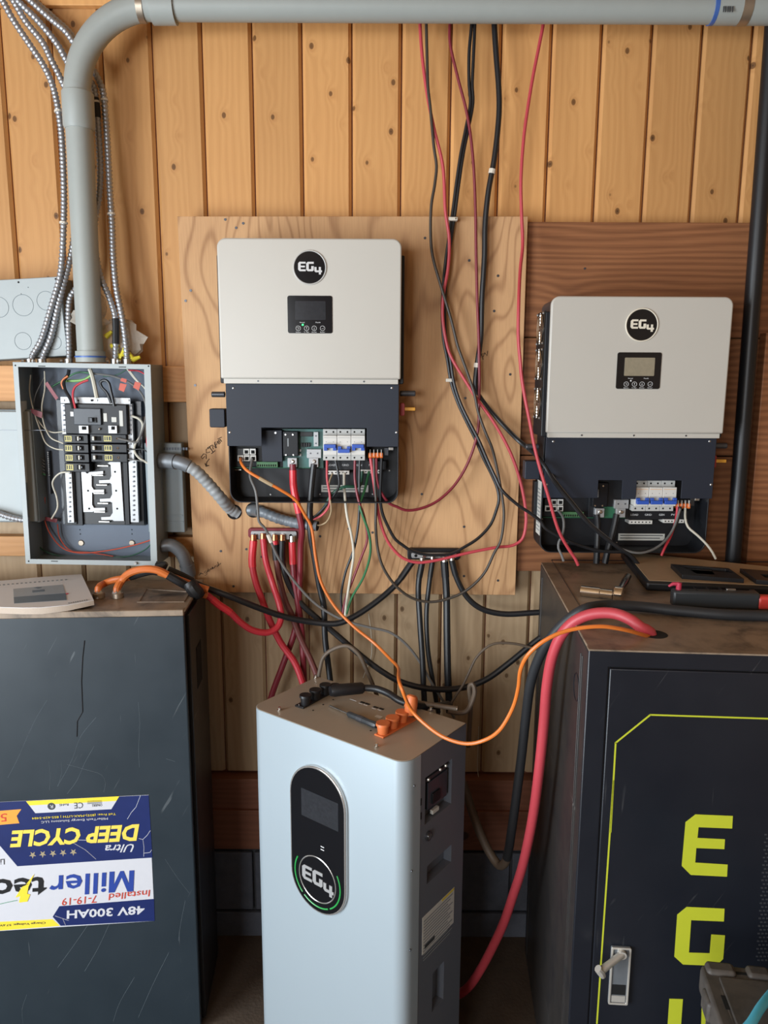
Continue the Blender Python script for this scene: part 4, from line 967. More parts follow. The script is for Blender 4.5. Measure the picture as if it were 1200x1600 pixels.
for cx_, cy_ in ((550, 487), (473, 492), (397, 497), (320, 502), (245, 508)):
    lpoly('star', [(cx_ + (28 if i % 2 == 0 else 11) * math.sin(math.pi * i / 5), cy_ + (28 if i % 2 == 0 else 11) * math.cos(math.pi * i / 5)) for i in range(10)], -.0012, 'star_gold', st)
lpoly('yellow_bolt', [(258, 650), (196, 728), (222, 722), (165, 748), (115, 828), (150, 818), (142, 866), (205, 858), (226, 806), (204, 800), (214, 745)], -.0020, 'label_yellow', st)
lc.part('green_swoosh', MB().tube([lc.at(*Z4(*p), y=-.0008) for p in ((-60, 890), (60, 862), (130, 848))], .0009, 5), 'label_green', st)
for L in ([(1128, 325), (1105, 360), (1072, 392), (1080, 450), (1078, 520)], [(1072, 392), (1040, 385)], [(1080, 495), (1125, 490), (1138, 470)], [(412, 965), (470, 985), (492, 1035)], [(470, 985), (515, 1000)], [(1055, 60), (1020, 150), (985, 190), (955, 240)], [(545, 415), (640, 470), (720, 540)], [(560, 395), (650, 398)]):
    lc.part('lightning_streak', MB().tube([lc.at(*Z4(*p), y=-.0010) for p in L], .0006, 4), 'label_white', st)
# cable glands
GL = []
for x in (515, 613):
    q = lc.at(*Z7(x, 246), z=CH); g = lc.part('cable_gland', MB().cyl(q, q + Vector((0, 0, .013)), .0155, .0145, 12), 'strap_metal', bev=.001)
    lc.part('gland_nut', MB().cyl(q + Vector((0, 0, .013)), q + Vector((0, 0, .02)), .013, .010, 6), 'zinc', g); GL.append(lc.M @ q)
# instruction booklet
bk = Thing('instruction_booklet', 'white paper instruction booklet with a grey picture lying on the slate cabinet', 'booklet', lc.M @ lc.at(70, 940, z=CH) + Vector((0, 0, .0002)), rz=R(4))
Z8 = Zm(0, 880, 160 / 1200)
def bkp(px, py, z): return bk.at(px, py, z=z)
TB = .016
row_b = [(-500, 245), (-200, 220), (0, 205), (200, 190), (400, 168), (700, 145), (955, 128)]; row_f = [(-500, 500), (-200, 510), (0, 515), (250, 522), (480, 520), (800, 488), (1098, 432)]
def zed(i): return TB + .004 * (i / 6) ** 2
Bk = [bkp(*Z8(*p), zed(i)) for i, p in enumerate(row_b)]; Fr = [bkp(*Z8(*p), zed(i) * (1 if i < 5 else 1)) for i, p in enumerate(row_f)]
m = MB(); n = 7
for dz in (0, -.001):
    m.v += [(p.x, p.y, p.z + dz) for p in Bk] + [(p.x, p.y, p.z + dz) for p in Fr]
for i in range(n - 1):
    m.f += [(i, i + 1, n + i + 1, n + i), (2 * n + i, 3 * n + i, 3 * n + i + 1, 2 * n + i + 1), (n + i, n + i + 1, 3 * n + i + 1, 3 * n + i), (i, 2 * n + i, 2 * n + i + 1, i + 1)]
m.f += [(n - 1, 3 * n - 1, 4 * n - 1, 2 * n - 1), (0, n, 3 * n, 2 * n)]
cv = bk.part('front_cover', m, 'paper')
m = MB()
lowz = [0.0005, .0005, .0005, .0005, .0012, .004, .007]
m.v += [(p.x * .999, p.y, p.z - .0012) for p in Bk] + [(p.x, p.y + .001, p.z - .0012) for p in Fr] + [(p.x * .999, p.y, lowz[i]) for i, p in enumerate(Bk)] + [(p.x, p.y + .002, lowz[i]) for i, p in enumerate(Fr)]
for i in range(n - 1):
    m.f += [(i, i + 1, n + i + 1, n + i), (2 * n + i, 3 * n + i, 3 * n + i + 1, 2 * n + i + 1), (n + i, n + i + 1, 3 * n + i + 1, 3 * n + i), (i, 2 * n + i, 2 * n + i + 1, i + 1)]
m.f += [(n - 1, 3 * n - 1, 4 * n - 1, 2 * n - 1), (0, n, 3 * n, 2 * n)]
bk.part('pages', m, 'paper_edge')
def bpoly(name, pts, dz, mat):
    A_ = []
    for p in pts:
        t_ = (p[0] + 100) / 1100; zz_ = TB + .004 * max(0, min(1, t_)) ** 2 + .0012; A_.append(bkp(*Z8(*p), zz_ + dz))
    return bk.part(name, MB().loft(A_, [q + Vector((0, 0, -.0005)) for q in A_]), mat, cv)
bpoly('printed_picture', [(155, 300), (735, 250), (765, 348), (160, 395)], 0, 'book_grey'); bpoly('printed_picture', [(160, 396), (770, 349), (780, 430), (165, 470)], 0, 'book_dark')
bpoly('printed_display', [(378, 318), (522, 305), (524, 330), (380, 343)], .0006, 'book_dark'); bpoly('printed_badge', [(395, 288), (440, 276), (492, 282), (450, 298)], .0006, 'book_dark')
bpoly('printed_knob', [(770, 352), (800, 348), (802, 358), (772, 362)], .0004, 'tool_pink')
for i in range(16):
    x = -20 + i * 52; y = 250 - i * 4.2; bpoly('printed_title_mark', [(x, y), (x + 26, y - 2), (x + 27, y + 10), (x + 1, y + 12)], 0, 'print_grey')
for i in range(9):
    x = 800 + i * 26; y = 462 - i * 4.6; bpoly('printed_caption_mark', [(x, y), (x + 16, y - 3), (x + 17, y + 6), (x + 1, y + 9)], 0, 'print_grey')

# ================================================================== silver battery tower, middle
BH = 0.918
bt_ = Thing('battery_tower', 'tall silver battery tower standing at an angle with an oval black display', 'battery', (-0.063, -0.457, 0), rz=R(-37.0))
BW, BD = 0.458, 0.24
hw, hd = BW / 2, BD / 2
def rsec(x0, x1, y0, y1, rf, rb, n=8):
    out = []
    for cx_, cy_, a0, r_ in ((x0 + rf, y0 + rf, 180, rf), (x1 - rf, y0 + rf, 270, rf), (x1 - rb, y1 - rb, 0, rb), (x0 + rb, y1 - rb, 90, rb)):
        out += [(cx_ + r_ * math.cos(R(a0 + 90 * i / n)), cy_ + r_ * math.sin(R(a0 + 90 * i / n))) for i in range(n + 1)]
    return out
fy = -hd + .055
front = [p for p in rsec(-hw, hw, -hd, hd, .032, .004, 10) if p[1] <= fy]
front = [(-hw, fy)] + sorted([p for p in front], key=lambda p: math.atan2(p[0], -(p[1] - fy) + .001)) + [(hw, fy)]
bt_.part('front_shell', MB().prism(front, .012, BH - .0015, 'z'), 'battery_silver', angle=60)
bt_.part('body', MB().prism([(-hw + .001, fy + .0015), (hw - .022, fy + .0015), (hw - .022, hd), (-hw + .001, hd)], .0, BH - .0015, 'z'), 'battery_grey', bev=.002)
bt_.part('top_plate', MB().prism([(x * .994, y * .994) for x, y in [(-hw, hd)] + front + [(hw, hd)]], BH - .0012, BH, 'z'), 'battery_top_reflection', bev=.0006)
ZA, ZB, ZC_ = Zm(380, 1000, 1 / 3), Zm(440, 1180, 120 / 738), Zm(640, 1180, 100 / 381)
def tz(x, y, z=BH): return bt_.at(*ZA(x, y), z=z)
for x, y in ((170, 330), (625, 500), (340, 178), (880, 330)):
    q = tz(x, y); s_ = bt_.part('top_bolt', MB().cyl(q, q + Vector((0, 0, .003)), .0055, n=14), 'steel'); bt_.part('bolt_hex', MB().cyl(q + Vector((0, 0, .003)), q + Vector((0, 0, .008)), .0038, n=6), 'steel', s_)
for x, y in ((375, 303), (422, 280), (465, 257), (328, 330), (598, 425), (630, 395)):
    q = tz(x, y); bt_.part('top_hole', MB().cyl(q, q + Vector((0, 0, .0005)), .0024, n=10), 'hole_black')
for i, (x, y) in enumerate(((560, 293), (583, 300), (622, 316), (648, 323))):
    q = tz(x, y); bt_.part('data_port', MB().box(q.x - .0065, q.x + .0065, q.y - .003, q.y + .003, BH, BH + .0008), 'hole_black'); bt_.part('port_print', MB().box(q.x - .006, q.x + .006, q.y - .0085, q.y - .0072, BH, BH + .0004), 'print_white')
q = tz(520, 282); bt_.part('port_print', MB().box(q.x - .012, q.x + .008, q.y - .002, q.y, BH, BH + .0004), 'print_white')
q = tz(635, 361); bt_.part('small_tag', MB().prism(rrect(q.x - .009, q.x + .009, q.y - .0055, q.y + .0055, .002, 3), BH, BH + .0012, 'z'), 'sticker')
def terminal_block(name, A, B, knobs, mat, ks=1.0):
    a, b = tz(*A), tz(*B); d_ = (b - a).normalized(); s_ = Vector((-d_.y, d_.x, 0)) * .013
    L0 = [a - s_, b - s_, b + s_, a + s_]
    o = bt_.part(name, MB().loft(L0, [p + Vector((0, 0, .004)) for p in L0]), mat, bev=.0006)
    for x, y in knobs:
        q = tz(x, y, BH + .004)
        bt_.part('terminal_knob', MB().tube([q, q + Vector((0, 0, .018)), q + Vector((0, 0, .019)), q + Vector((0, 0, .024))], [v_ * ks for v_ in (.0098, .0112, .0135, .0130)], 16), mat, o)
        for e in (-1, 1):
            w_ = q + s_ * .75 + d_ * (.012 * e); bt_.part('block_screw', MB().cyl(w_, w_ + Vector((0, 0, .002)), .002, n=8), 'steel', o)
    return o
terminal_block('negative_terminal_block', (262, 318), (455, 215), ((292, 300), (338, 274), (385, 250)), 'black_plastic', 1.1)
terminal_block('positive_terminal_block', (635, 455), (790, 370), ((655, 435), (700, 408), (745, 380), (785, 345)), 'terminal_orange', 1.2)
# oval display
yF = -hd
l_, r_ = bt_.at(*ZB(108, 700), y=yF).x, bt_.at(*ZB(640, 900), y=yF).x
tp, bm_ = bt_.at(*ZB(290, 75), y=yF).z, bt_.at(*ZB(470, 1545), y=yF).z
def stadium(x0, x1, z0, z1, n=20):
    r0 = (x1 - x0) / 2; c0 = (x0 + x1) / 2
    return [(c0 + r0 * math.cos(R(180 * i / n)), z1 - r0 + r0 * math.sin(R(180 * i / n))) for i in range(n + 1)] + [(c0 + r0 * math.cos(R(180 + 180 * i / n)), z0 + r0 + r0 * math.sin(R(180 + 180 * i / n))) for i in range(n + 1)]
dp = bt_.part('display_bezel', MB().prism(stadium(l_, r_, bm_, tp), yF + .001, yF - .009), 'bezel_silver', bev=.002)
bw = .0045
bt_.part('display_glass', MB().prism(stadium(l_ + bw, r_ - bw, bm_ + bw, tp - bw), yF - .0095, yF - .008), 'lens_black', dp)
a, b = bt_.at(*ZB(188, 310), y=yF - .0096), bt_.at(*ZB(545, 740), y=yF - .0096); zA, zB = bt_.at(*ZB(188, 570), y=yF - .0096).z, bt_.at(*ZB(188, 310), y=yF - .0096).z
bt_.part('screen', MB().box(a.x, b.x, yF - .0099, yF - .0095, zA, zB), 'screen', dp)
for i in range(2):
    q = bt_.at(*ZB(392, 882 + 28 * i), y=yF - .0096); bt_.part('indicator_mark', MB().box(q.x - .005, q.x + .005, yF - .0099, yF - .0095, q.z - .001, q.z + .001), 'print_white', dp)
cx_ = (l_ + r_) / 2; r0 = (r_ - l_) / 2; cz_ = bm_ + r0
bt_.part('badge_ring', MB().ring((cx_, yF - .0098, cz_ + .001), (0, 1, 0), r0 * .66, .0016, 48, 6), 'bezel_silver', dp)
for a0, a1 in ((-30, 56), (62, 126), (132, 210)):   # green arc round the lower half
    bt_.part('green_arc', MB().ring((cx_, yF - .0098, cz_ + .001), (0, -1, 0), r0 * .82, .0019, 24, 6, -a0, -a1) if False else MB().ring((cx_, yF - .0098, cz_ + .001), (0, 1, 0), r0 * .82, .0019, 24, 6, a0, a1), 'ring_green', dp)
logo(dp, cx_ + .001, cz_ + .003, r0 * 1.12, yF - .0097, 'logo_silver')
# right side of the tower
def sx(x, y, d=0.0): return bt_.at(*ZC_(x, y), x=hw - .001 + d)
def sbox(name, L, d0, d1, mat, par=None):
    ps = [sx(*p) for p in L]; ys_ = [p.y for p in ps]
    y0, y1 = (ps[0].y + ps[3].y) / 2, (ps[1].y + ps[2].y) / 2; z1_, z0_ = (ps[0].z + ps[1].z) / 2, (ps[2].z + ps[3].z) / 2
    return bt_.part(name, MB().box(hw - .001 + d0, hw - .001 + d1, y0, y1, z0_, z1_), mat, par, bev=.0006)
bi = sbox('breaker_housing', [(100, 145), (244, 60), (244, 245), (100, 340)], -.020, -.012, 'lens_black')
sbox('breaker_window', [(118, 165), (232, 95), (232, 240), (118, 330)], -.012, -.004, 'smoke_plastic', bi); sbox('breaker_toggle', [(140, 230), (185, 200), (185, 260), (140, 290)], -.004, .0, 'black_plastic', bi)
sbox('breaker_hinge', [(108, 140), (225, 66), (225, 84), (108, 160)], -.012, -.003, 'gunmetal', bi)
for x, y in ((112, 145), (215, 62), (182, 85)): q = sx(x, y, -.003); bt_.part('hinge_screw', MB().ball(q, .004, 8), 'handle_metal', bi)
sbox('white_tab', [(148, 330), (185, 312), (185, 335), (148, 352)], -.012, -.004, 'sticker', bi)
for y in (278, 362): q = sx(68, y, .0006); bt_.part('side_slot', MB().box(q.x - .0005, q.x + .0005, q.y - .0015, q.y + .0015, q.z - .008, q.z + .008), 'hole_black')
q = sx(108, 478); rg = bt_.part('power_button', MB().cyl((hw - .001, q.y, q.z), (hw + .004, q.y, q.z), .011, n=20), 'gunmetal'); bt_.part('button_face', MB().cyl((hw + .004, q.y, q.z), (hw + .0055, q.y, q.z), .007, n=16), 'steel', rg)
HOLES = []
def hole_of(L):
    ps = [sx(*p) for p in L]; y0, y1 = (ps[0].y + ps[3].y) / 2, (ps[1].y + ps[2].y) / 2; z1_, z0_ = (ps[0].z + ps[1].z) / 2, (ps[2].z + ps[3].z) / 2
    HOLES.append((y0, y1, z0_, z1_))
hole_of([(103, 660), (248, 535), (248, 632), (103, 770)]); hole_of([(135, 1290), (203, 1240), (203, 1450), (135, 1530)]); hole_of([(92, 125), (250, 32), (250, 298), (92, 400)])
ycut = sorted({fy + .0015, hd} | {h[0] for h in HOLES} | {h[1] for h in HOLES}); zcut = sorted({0.0, BH - .0015} | {h[2] for h in HOLES} | {h[3] for h in HOLES})
m = MB()
for ya, yb2 in zip(ycut, ycut[1:]):
    for za_, zb3 in zip(zcut, zcut[1:]):
        ym, zm = (ya + yb2) / 2, (za_ + zb3) / 2
        if not any(h[0] < ym < h[1] and h[2] < zm < h[3] for h in HOLES): m.box(hw - .0215, hw - .001, ya, yb2, za_, zb3)
bt_.part('side_panel', m, 'battery_grey')
sl = sbox('specification_label', [(75, 970), (263, 785), (263, 985), (72, 1200)], .0, .0009, 'sticker')
ps = [sx(75, 970), sx(263, 785), sx(263, 985), sx(72, 1200)]; y0, y1 = ps[0].y, ps[1].y; zt_, zb2 = (ps[0].z + ps[1].z) / 2, (ps[2].z + ps[3].z) / 2
bt_.part('yellow_strip', MB().box(hw, hw + .0004, y0 + (y1 - y0) * .6, y1, zt_ - .006, zt_ - .001), 'label_yellow', sl)
for i in range(14): bt_.part('label_line', MB().box(hw, hw + .0004, y0 + .005, y1 - .006 - .01 * (i % 3), zt_ - .014 - .0075 * i, zt_ - .011 - .0075 * i), 'print_grey', sl)
bt_.part('label_block', MB().box(hw, hw + .0005, y0 + .01, y0 + .05, zb2 + .01, zb2 + .02), 'print_black', sl)
for x, y in ((27, 183), (12, 690), (3, 1160)): q = sx(x, y, .0008); bt_.part('side_screw', MB().ball(q, .0028, 8), 'gunmetal')
# screwdriver lying on the tower
sd = Thing('screwdriver', 'small screwdriver with a slim dark handle lying on the battery tower', 'screwdriver', bt_.M @ tz(500, 350) + Vector((0, 0, .0005)))
w_ = lambda x, y, dz: sd.w2l(bt_.M @ tz(x, y, BH + dz))
p0, p1, p2 = w_(405, 308, .0045), w_(490, 345, .0075), w_(625, 402, .0085)
sd.part('shaft', MB().cyl(p0, p1, .0022, n=10), 'steel')
dv = p2 - p1; sd.part('handle', MB().tube([p1, p1 + dv * .06, p1 + dv * .2, p1 + dv * .45, p1 + dv * .7, p1 + dv * .93, p2], [.0045, .0072, .0068, .0078, .0072, .0082, .006], 8), 'tool_grey'); sd.part('handle_band', MB().tube([p1 + dv * .36, p1 + dv * .55], .0081, 8), 'gunmetal')
# metal rod resting on the back of the tower
a, b = bt_.M @ tz(812, 293, BH + .006), bt_.M @ tz(1003, 322, BH + .006)
rd = MB().cyl(a, b, .0058, n=12).build('metal_rod', 'cable_taupe', label='short brown rod resting on the back edge of the battery tower', cat='rod'); MB().cyl(b, b + (b - a) * .012, .0064, n=12).build('rod_collar', 'strap_metal', rd)
# plugs on the terminals
def W(x, y, dz): return bt_.M @ tz(x, y, BH + dz)
o, pth = cable('battery_lead', 'black battery lead with a right-angle plug on the tower', None, None, .0085, 'cable_black', n=12, pts=[W(432, 235, .030), W(480, 232, .030), W(560, 225, .030), W(620, 228, .030), W(680, 250, .026), W(735, 285, .018), W(800, 305, .012), W(880, 310, -.01), W(960, 300, -.06)])
MB().tube([W(408, 240, .030), W(425, 237, .030), W(555, 225, .030), W(566, 224, .030)], [.012, .0155, .0145, .011], 14).build('plug_body', 'black_plastic', o)
q = W(430, 237, .004); MB().tube([q, q + Vector((0, 0, .016))], .0125, 14).build('plug_socket', 'black_plastic', o)
q = W(785, 345, .020)
MB().tube([q, q + Vector((0, 0, .012)), q + Vector((.002, .0, .035)), q + Vector((.004, .002, .041)), q + Vector((.005, .003, .044))], [.0135, .0145, .0145, .0125, .008], 14).build('orange_plug', 'terminal_orange', label='orange plug standing on the rearmost orange terminal', cat='plug')

# ================================================================== black cabinet, lower right
KH = 1.20
rc = Thing('black_rack_cabinet', 'large black metal rack cabinet with yellow letters on its door', 'cabinet', (0.383, -0.784, 0), rz=R(-4.0))
KW, KD = 0.72, 0.69
rc.part('body', MB().box(.0, KW, .006, KD, 0, KH - .004), 'cabinet_side', bev=.004)
ZR, ZS, ZT = Zm(780, 900, .35), Zm(780, 1220, .35), Zm(800, 660, 1 / 3)
dl = rc.at(*ZR(483, 600), y=0).x; dt = rc.at(*ZR(800, 422), y=0).z
rc.part('front_frame', MB().frame([(0, 0), (KW, 0), (KW, KH), (0, KH)], [(dl - .002, .03), (KW - .03, .03), (KW - .03, dt + .002), (dl - .002, dt + .002)], .0, .008), 'cabinet_black', bev=.002)
door = rc.part('door', MB().box(dl, KW - .032, -.0015, .0065, .032, dt), 'cabinet_black', bev=.002)
rc.part('top_panel', MB().box(.001, KW, .006, KD, KH - .0045, KH), 'cabinet_dusty', bev=.003)
a, b, c, d = (rc.at(*ZT(*p), z=KH) for p in ((185, 645), (1400, 655), (1500, 870), (318, 862)))
for i, (p, q) in enumerate(((a, b), (a, d))): rc.part('top_seam', MB().tube([p, q], .0012, 4), 'cabinet_black')
hc = rc.at(1022, 991, z=KH); rc.part('cable_hole', MB().prism(circle(hc.x, hc.y, .026, 28), KH - .001, KH + .0006, 'z'), 'hole_black')
rc.part('front_edge', MB().box(.0, KW, .0, .02, KH - .003, KH + .001), 'cabinet_dusty', bev=.001)
# side ridges, knockout
for yy in (.05, .065, KD - .05): rc.part('side_ridge', MB().box(-.002, .001, yy, yy + .003, .02, KH - .03), 'cabinet_side', bev=.0008)
sk = rc.at(*ZR(345, 495), x=0); rc.part('side_knockout', MB().ring((-.0005, sk.y, sk.z), (1, 0, 0), .028, .001, 28, 5), 'cabinet_black')
# yellow outline and letters on the door
def strip(L, fn, w_, y=-.0019):
    P_ = [rc.at(*fn(*p), y=y) for p in L]
    for p, q in zip(P_, P_[1:]):
        d_ = (q - p).normalized(); s_ = Vector((-d_.z, 0, d_.x)) * w_ / 2; e = d_ * w_ * .3
        rc.part('yellow_line', MB().prism([((p - e - s_).x, (p - e - s_).z), ((q + e - s_).x, (q + e - s_).z), ((q + e + s_).x, (q + e + s_).z), ((p - e + s_).x, (p - e + s_).z)], y, y + .0004), 'door_yellow', door)
e0 = ZR(1500, 648)
strip([(1560, 900), (1570, 770), (1440, 645), (675, 620), (520, 745), (497, 1143)], ZR, .0032); strip([(510, 0), (436, 1086), (405, 1500)], ZS, .0032)
def dpoly(name, pts): return rc.part(name, MB().prism(rc.pxpoly([ZS(*p) for p in pts], -.002), -.0022, -.0014), 'door_yellow', door)
dpoly('letter_e', [(877, 150), (1043, 157), (1040, 213), (890, 207), (885, 255), (1008, 261), (1005, 305), (880, 300), (875, 365), (1020, 374), (1017, 428), (855, 420), (815, 380), (832, 185)])
dpoly('letter_g', [(838, 563), (1006, 571), (1003, 628), (857, 622), (847, 767), (940, 770), (947, 686), (1008, 690), (1000, 795), (968, 826), (820, 820), (782, 785), (795, 598)])
dpoly('numeral_four', [(760, 973), (820, 975), (806, 1170), (900, 1176), (905, 980), (965, 983), (952, 1178), (990, 1180), (988, 1236), (950, 1234), (946, 1300), (886, 1297), (890, 1232), (775, 1226), (745, 1195)])
vent = MB()
for i in range(34):
    for j in range(7):
        q = rc.at(*ZS(1190 + j * 17 - i * 1.2 + (i % 2) * 8, 240 + i * 17), y=-.0018); vent.box(q.x - .0022, q.x + .0022, -.0022, -.0012, q.z - .0016, q.z + .0016)
tag(rc.part('door_vents', vent, 'gunmetal', door), kind='stuff')
pl = [rc.at(*ZS(*p), y=-.002) for p in ((498, 733), (587, 737), (571, 990), (483, 987))]
px0, px1, pz0, pz1 = (pl[0].x + pl[3].x) / 2, (pl[1].x + pl[2].x) / 2, (pl[2].z + pl[3].z) / 2, (pl[0].z + pl[1].z) / 2
hp = rc.part('handle_plate', MB().prism(rrect(px0, px1, pz0, pz1, .003), -.002, -.007), 'fitting_grey', door, bev=.001)
MB_ = MB().frame(rrect(px0, px1, pz0, pz1, .003), rrect(px0 + .004, px1 - .004, pz0 + .004, pz1 - .004, .002), -.007, -.0095); rc.part('handle_rim', MB_, 'handle_metal', door, bev=.0006)
rc.part('lock_face', MB().box(px0 + .006, px1 - .006, -.0085, -.007, pz0 + .006, pz0 + .02), 'handle_metal', door); rc.part('handle_well', MB().box(px0 + .006, px1 - .006, -.0075, -.007, pz0 + .022, pz0 + .045), 'hole_black', door)
h0, h1 = rc.at(*ZS(548, 775), y=-.012), rc.at(*ZS(452, 850), y=-.045)
rc.part('handle_pivot', MB().cyl((h0.x, -.007, h0.z), (h0.x, -.017, h0.z), .0085, n=16), 'handle_metal', door)
rc.part('swing_handle', MB().tube([h0, h0.lerp(h1, .5), h1], [.0072, .0068, .0075], 12), 'handle_metal', door)
dv = (h1 - h0).normalized(); rc.part('handle_grip', MB().tube([h1 - dv * .003 + Vector((-.008, -.003, .006)), h1 + Vector((0, 0, 0)), h1 + Vector((.006, .003, -.013))], [.0075, .0085, .006], 10), 'handle_metal', door)
# removed inverter cover lying on the cabinet
iv = Thing('removed_inverter_cover', 'black plastic inverter cover lying face down on the black cabinet', 'cover', rc.M @ rc.at(1090, 905, z=KH) + Vector((0, 0, .0003)), rz=R(-4))
ZU = Zm(960, 840, .2)
c0, c1 = iv.at(*ZU(250, 345), z=.022), iv.at(*ZU(50, 100), z=.022); c2, c3 = iv.at(*ZU(1500, 400), z=.022), iv.at(*ZU(1450, 250), z=.022)
out = [(c0.x, c0.y), (c2.x, c2.y), (c3.x, c3.y), (c1.x, c1.y)]
def shrink(L, k): 
    mx, my = sum(p[0] for p in L) / 4, sum(p[1] for p in L) / 4
    return [(mx + (x - mx) * (1 - k), my + (y - my) * (1 - k * 2)) for x, y in L]
iv.part('cover_shell', MB().prism(out, .0, .022, 'z'), 'black_plastic', bev=.006, seg=3)
iv.part('cover_face', MB().prism(shrink(out, .045), .022, .0232, 'z'), 'cover_reflected_tan', bev=.0004)
def ifr(L, hole, name):
    A_ = [iv.at(*ZU(*p), z=.034) for p in L]; o = [(p.x, p.y) for p in A_]
    if hole:
        I_ = [iv.at(*ZU(*p), z=.034) for p in hole]; iv.part(name, MB().frame(o, [(p.x, p.y) for p in I_], .0233, .034, 'z'), 'black_plastic', bev=.0008)
    else: iv.part(name, MB().prism(o, .0233, .034, 'z'), 'black_plastic', bev=.0008)
ifr([(440, 205), (895, 238), (1015, 322), (530, 290)], [(500, 218), (870, 245), (935, 275), (590, 250)], 'raised_frame')
ifr([(570, 240), (755, 252), (790, 290), (640, 282)], None, 'raised_tab')
ifr([(980, 240), (1350, 270), (1500, 360), (1110, 330)], [(1140, 285), (1330, 292), (1400, 330), (1180, 312)], 'raised_frame')
# ratchet wrench
rw = Thing('ratchet_wrench', 'chrome ratchet wrench with a long socket lying on the black cabinet', 'wrench', rc.M @ rc.at(945, 925, z=KH) + Vector((0, 0, .0003)), rz=R(-4))
a, b = rw.at(908, 923, z=.0125), rw.at(957, 929, z=.0125)
rw.part('socket', MB().tube([a, a.lerp(b, .6), a.lerp(b, .62), b], [.0125, .0125, .0108, .0108], 18), 'chrome'); rw.part('socket_opening', MB().cyl(a - (b - a).normalized() * .0004, a + (b - a) * .01, .0075, n=6), 'hole_black')
c = rw.at(966, 928, z=.0178); ax = (b - a).normalized()
rw.part('ratchet_head', MB().cyl(c - ax * .009, c + ax * .010, .0175, n=20), 'chrome', bev=.002); rw.part('drive_square', MB().cyl(b, c - ax * .009, .006, n=4), 'steel')
h1 = rw.at(981, 901, z=.0125); rw.part('ratchet_handle', MB().tube([c, c.lerp(h1, .3), c.lerp(h1, .6), h1], [.009, .0085, .0098, .009], 12), 'chrome')
# hand tool
ht = Thing('red_handled_cutter', 'dark grey hand tool with red trigger and red handle on the black cabinet', 'tool', rc.M @ rc.at(1110, 955, z=KH) + Vector((0, 0, .0003)), rz=R(-6))
def hb_(name, x0, y0, x1, y1, z0, z1, dep, mat, bev=.003):
    p = ht.at(*ZU(x0, y1), z=z0); q = ht.at(*ZU(x1, y1), z=z0)
    return ht.part(name, MB().box(p.x, q.x, p.y, p.y + dep, z0, z1), mat, bev=bev)
hb_('tool_body', 455, 430, 1105, 545, .001, .038, .03, 'tool_grey', .005)
for x in (635, 735, 835): hb_('body_seam', x, 430, x + 6, 540, .0008, .0384, .0304, 'black_plastic', .0)
hb_('ferrule', 1075, 445, 1120, 552, .0005, .036, .03, 'black_plastic', .003); hb_('red_handle', 1118, 470, 1500, 565, .002, .032, .026, 'tool_red', .006)
p = ht.at(*ZU(1020, 512), z=.016); ht.part('window', MB().box(p.x - .008, p.x + .008, p.y - .0, p.y + .004, .014, .027), 'gunmetal', bev=.001)
p0 = ht.at(*ZU(515, 410), z=.040); p0.y = ht.at(*ZU(515, 545), z=.001).y + .015
ht.part('trigger_post', MB().cyl((p0.x, p0.y, .036), (p0.x, p0.y, .053), .006, n=14), 'tool_pink'); ht.part('trigger_lever', MB().tube([(p0.x, p0.y, .050), (p0.x - .013, p0.y, .050), (p0.x - .022, p0.y, .044)], [.0045, .004, .0025], 10), 'tool_pink')
p = ht.at(*ZU(910, 545), z=.001); ht.part('slide_button', MB().box(p.x - .010, p.x + .010, p.y + .006, p.y + .014, .037, .041), 'zinc', bev=.001)

# dusty black bin with blue cable, front right corner
bn = Thing('dusty_black_bin', 'dusty black plastic storage bin in the near right corner', 'bin', (0.60, -1.10, 0), rz=R(-8))
ZV = Zm(1040, 1460, 160 / 1200)
TZ = 0.66
def tv(x, y, z=TZ): q = bn.at(*ZV(x, y), z=z); return (q.x, q.y)
cor = [tv(440, 420), tv(640, 320), tv(1800, 400), tv(2100, 1800), tv(640, 1800), tv(700, 1300)]
q0, q1, q2 = bn.at(*ZV(425, 420), z=TZ), bn.at(*ZV(1700, 370), z=TZ), bn.at(*ZV(700, 1300), z=TZ)
xl, yb_ = q0.x, bn.at(*ZV(700, 330), z=TZ).y
bn.part('bin_body', MB().box(xl + .015, xl + .36, yb_ - .34, yb_ - .012, 0, TZ - .05), 'dusty_plastic', bev=.01)
lid = bn.part('lid', MB().prism(rrect(xl, xl + .38, yb_ - .36, yb_, .02, 5), TZ - .05, TZ - .004, 'z'), 'dusty_plastic', bev=.006, seg=3)
a = bn.at(*ZV(625, 490), z=TZ)
bn.part('lid_panel', MB().box(a.x, xl + .35, yb_ - .33, a.y, TZ - .006, TZ), 'dusty_plastic', lid, bev=.002)
for (x, y, w2, d2) in ((890, 460, .03, .006), (700, 800, .007, .03)):
    q = bn.at(*ZV(x, y), z=TZ - .004); bn.part('lid_slot', MB().box(q.x - w2 / 2, q.x + w2 / 2, q.y - d2 / 2, q.y + d2 / 2, TZ - .0045, TZ - .0032), 'hole_black', lid)
for x, wd_ in ((620, .05), (1040, .04), (1500, .05)):
    q = bn.at(*ZV(x, 340), z=TZ); bn.part('lid_rib', MB().prism(rrect(q.x - wd_ / 2, q.x + wd_ / 2, yb_ - .03, yb_ - .002, .008), TZ - .03, TZ + .004, 'z'), 'dusty_plastic', lid, bev=.006)
bn.part('lower_flange', MB().prism(rrect(xl - .022, xl + .39, yb_ - .36, yb_ - .09, .02), TZ - .10, TZ - .052, 'z'), 'dusty_plastic', lid, bev=.008)
for yy in (.07, .16, .25): bn.part('lid_rib', MB().box(xl - .006, xl + .02, yb_ - yy - .02, yb_ - yy + .02, TZ - .05, TZ - .012), 'dusty_plastic', lid, bev=.005)
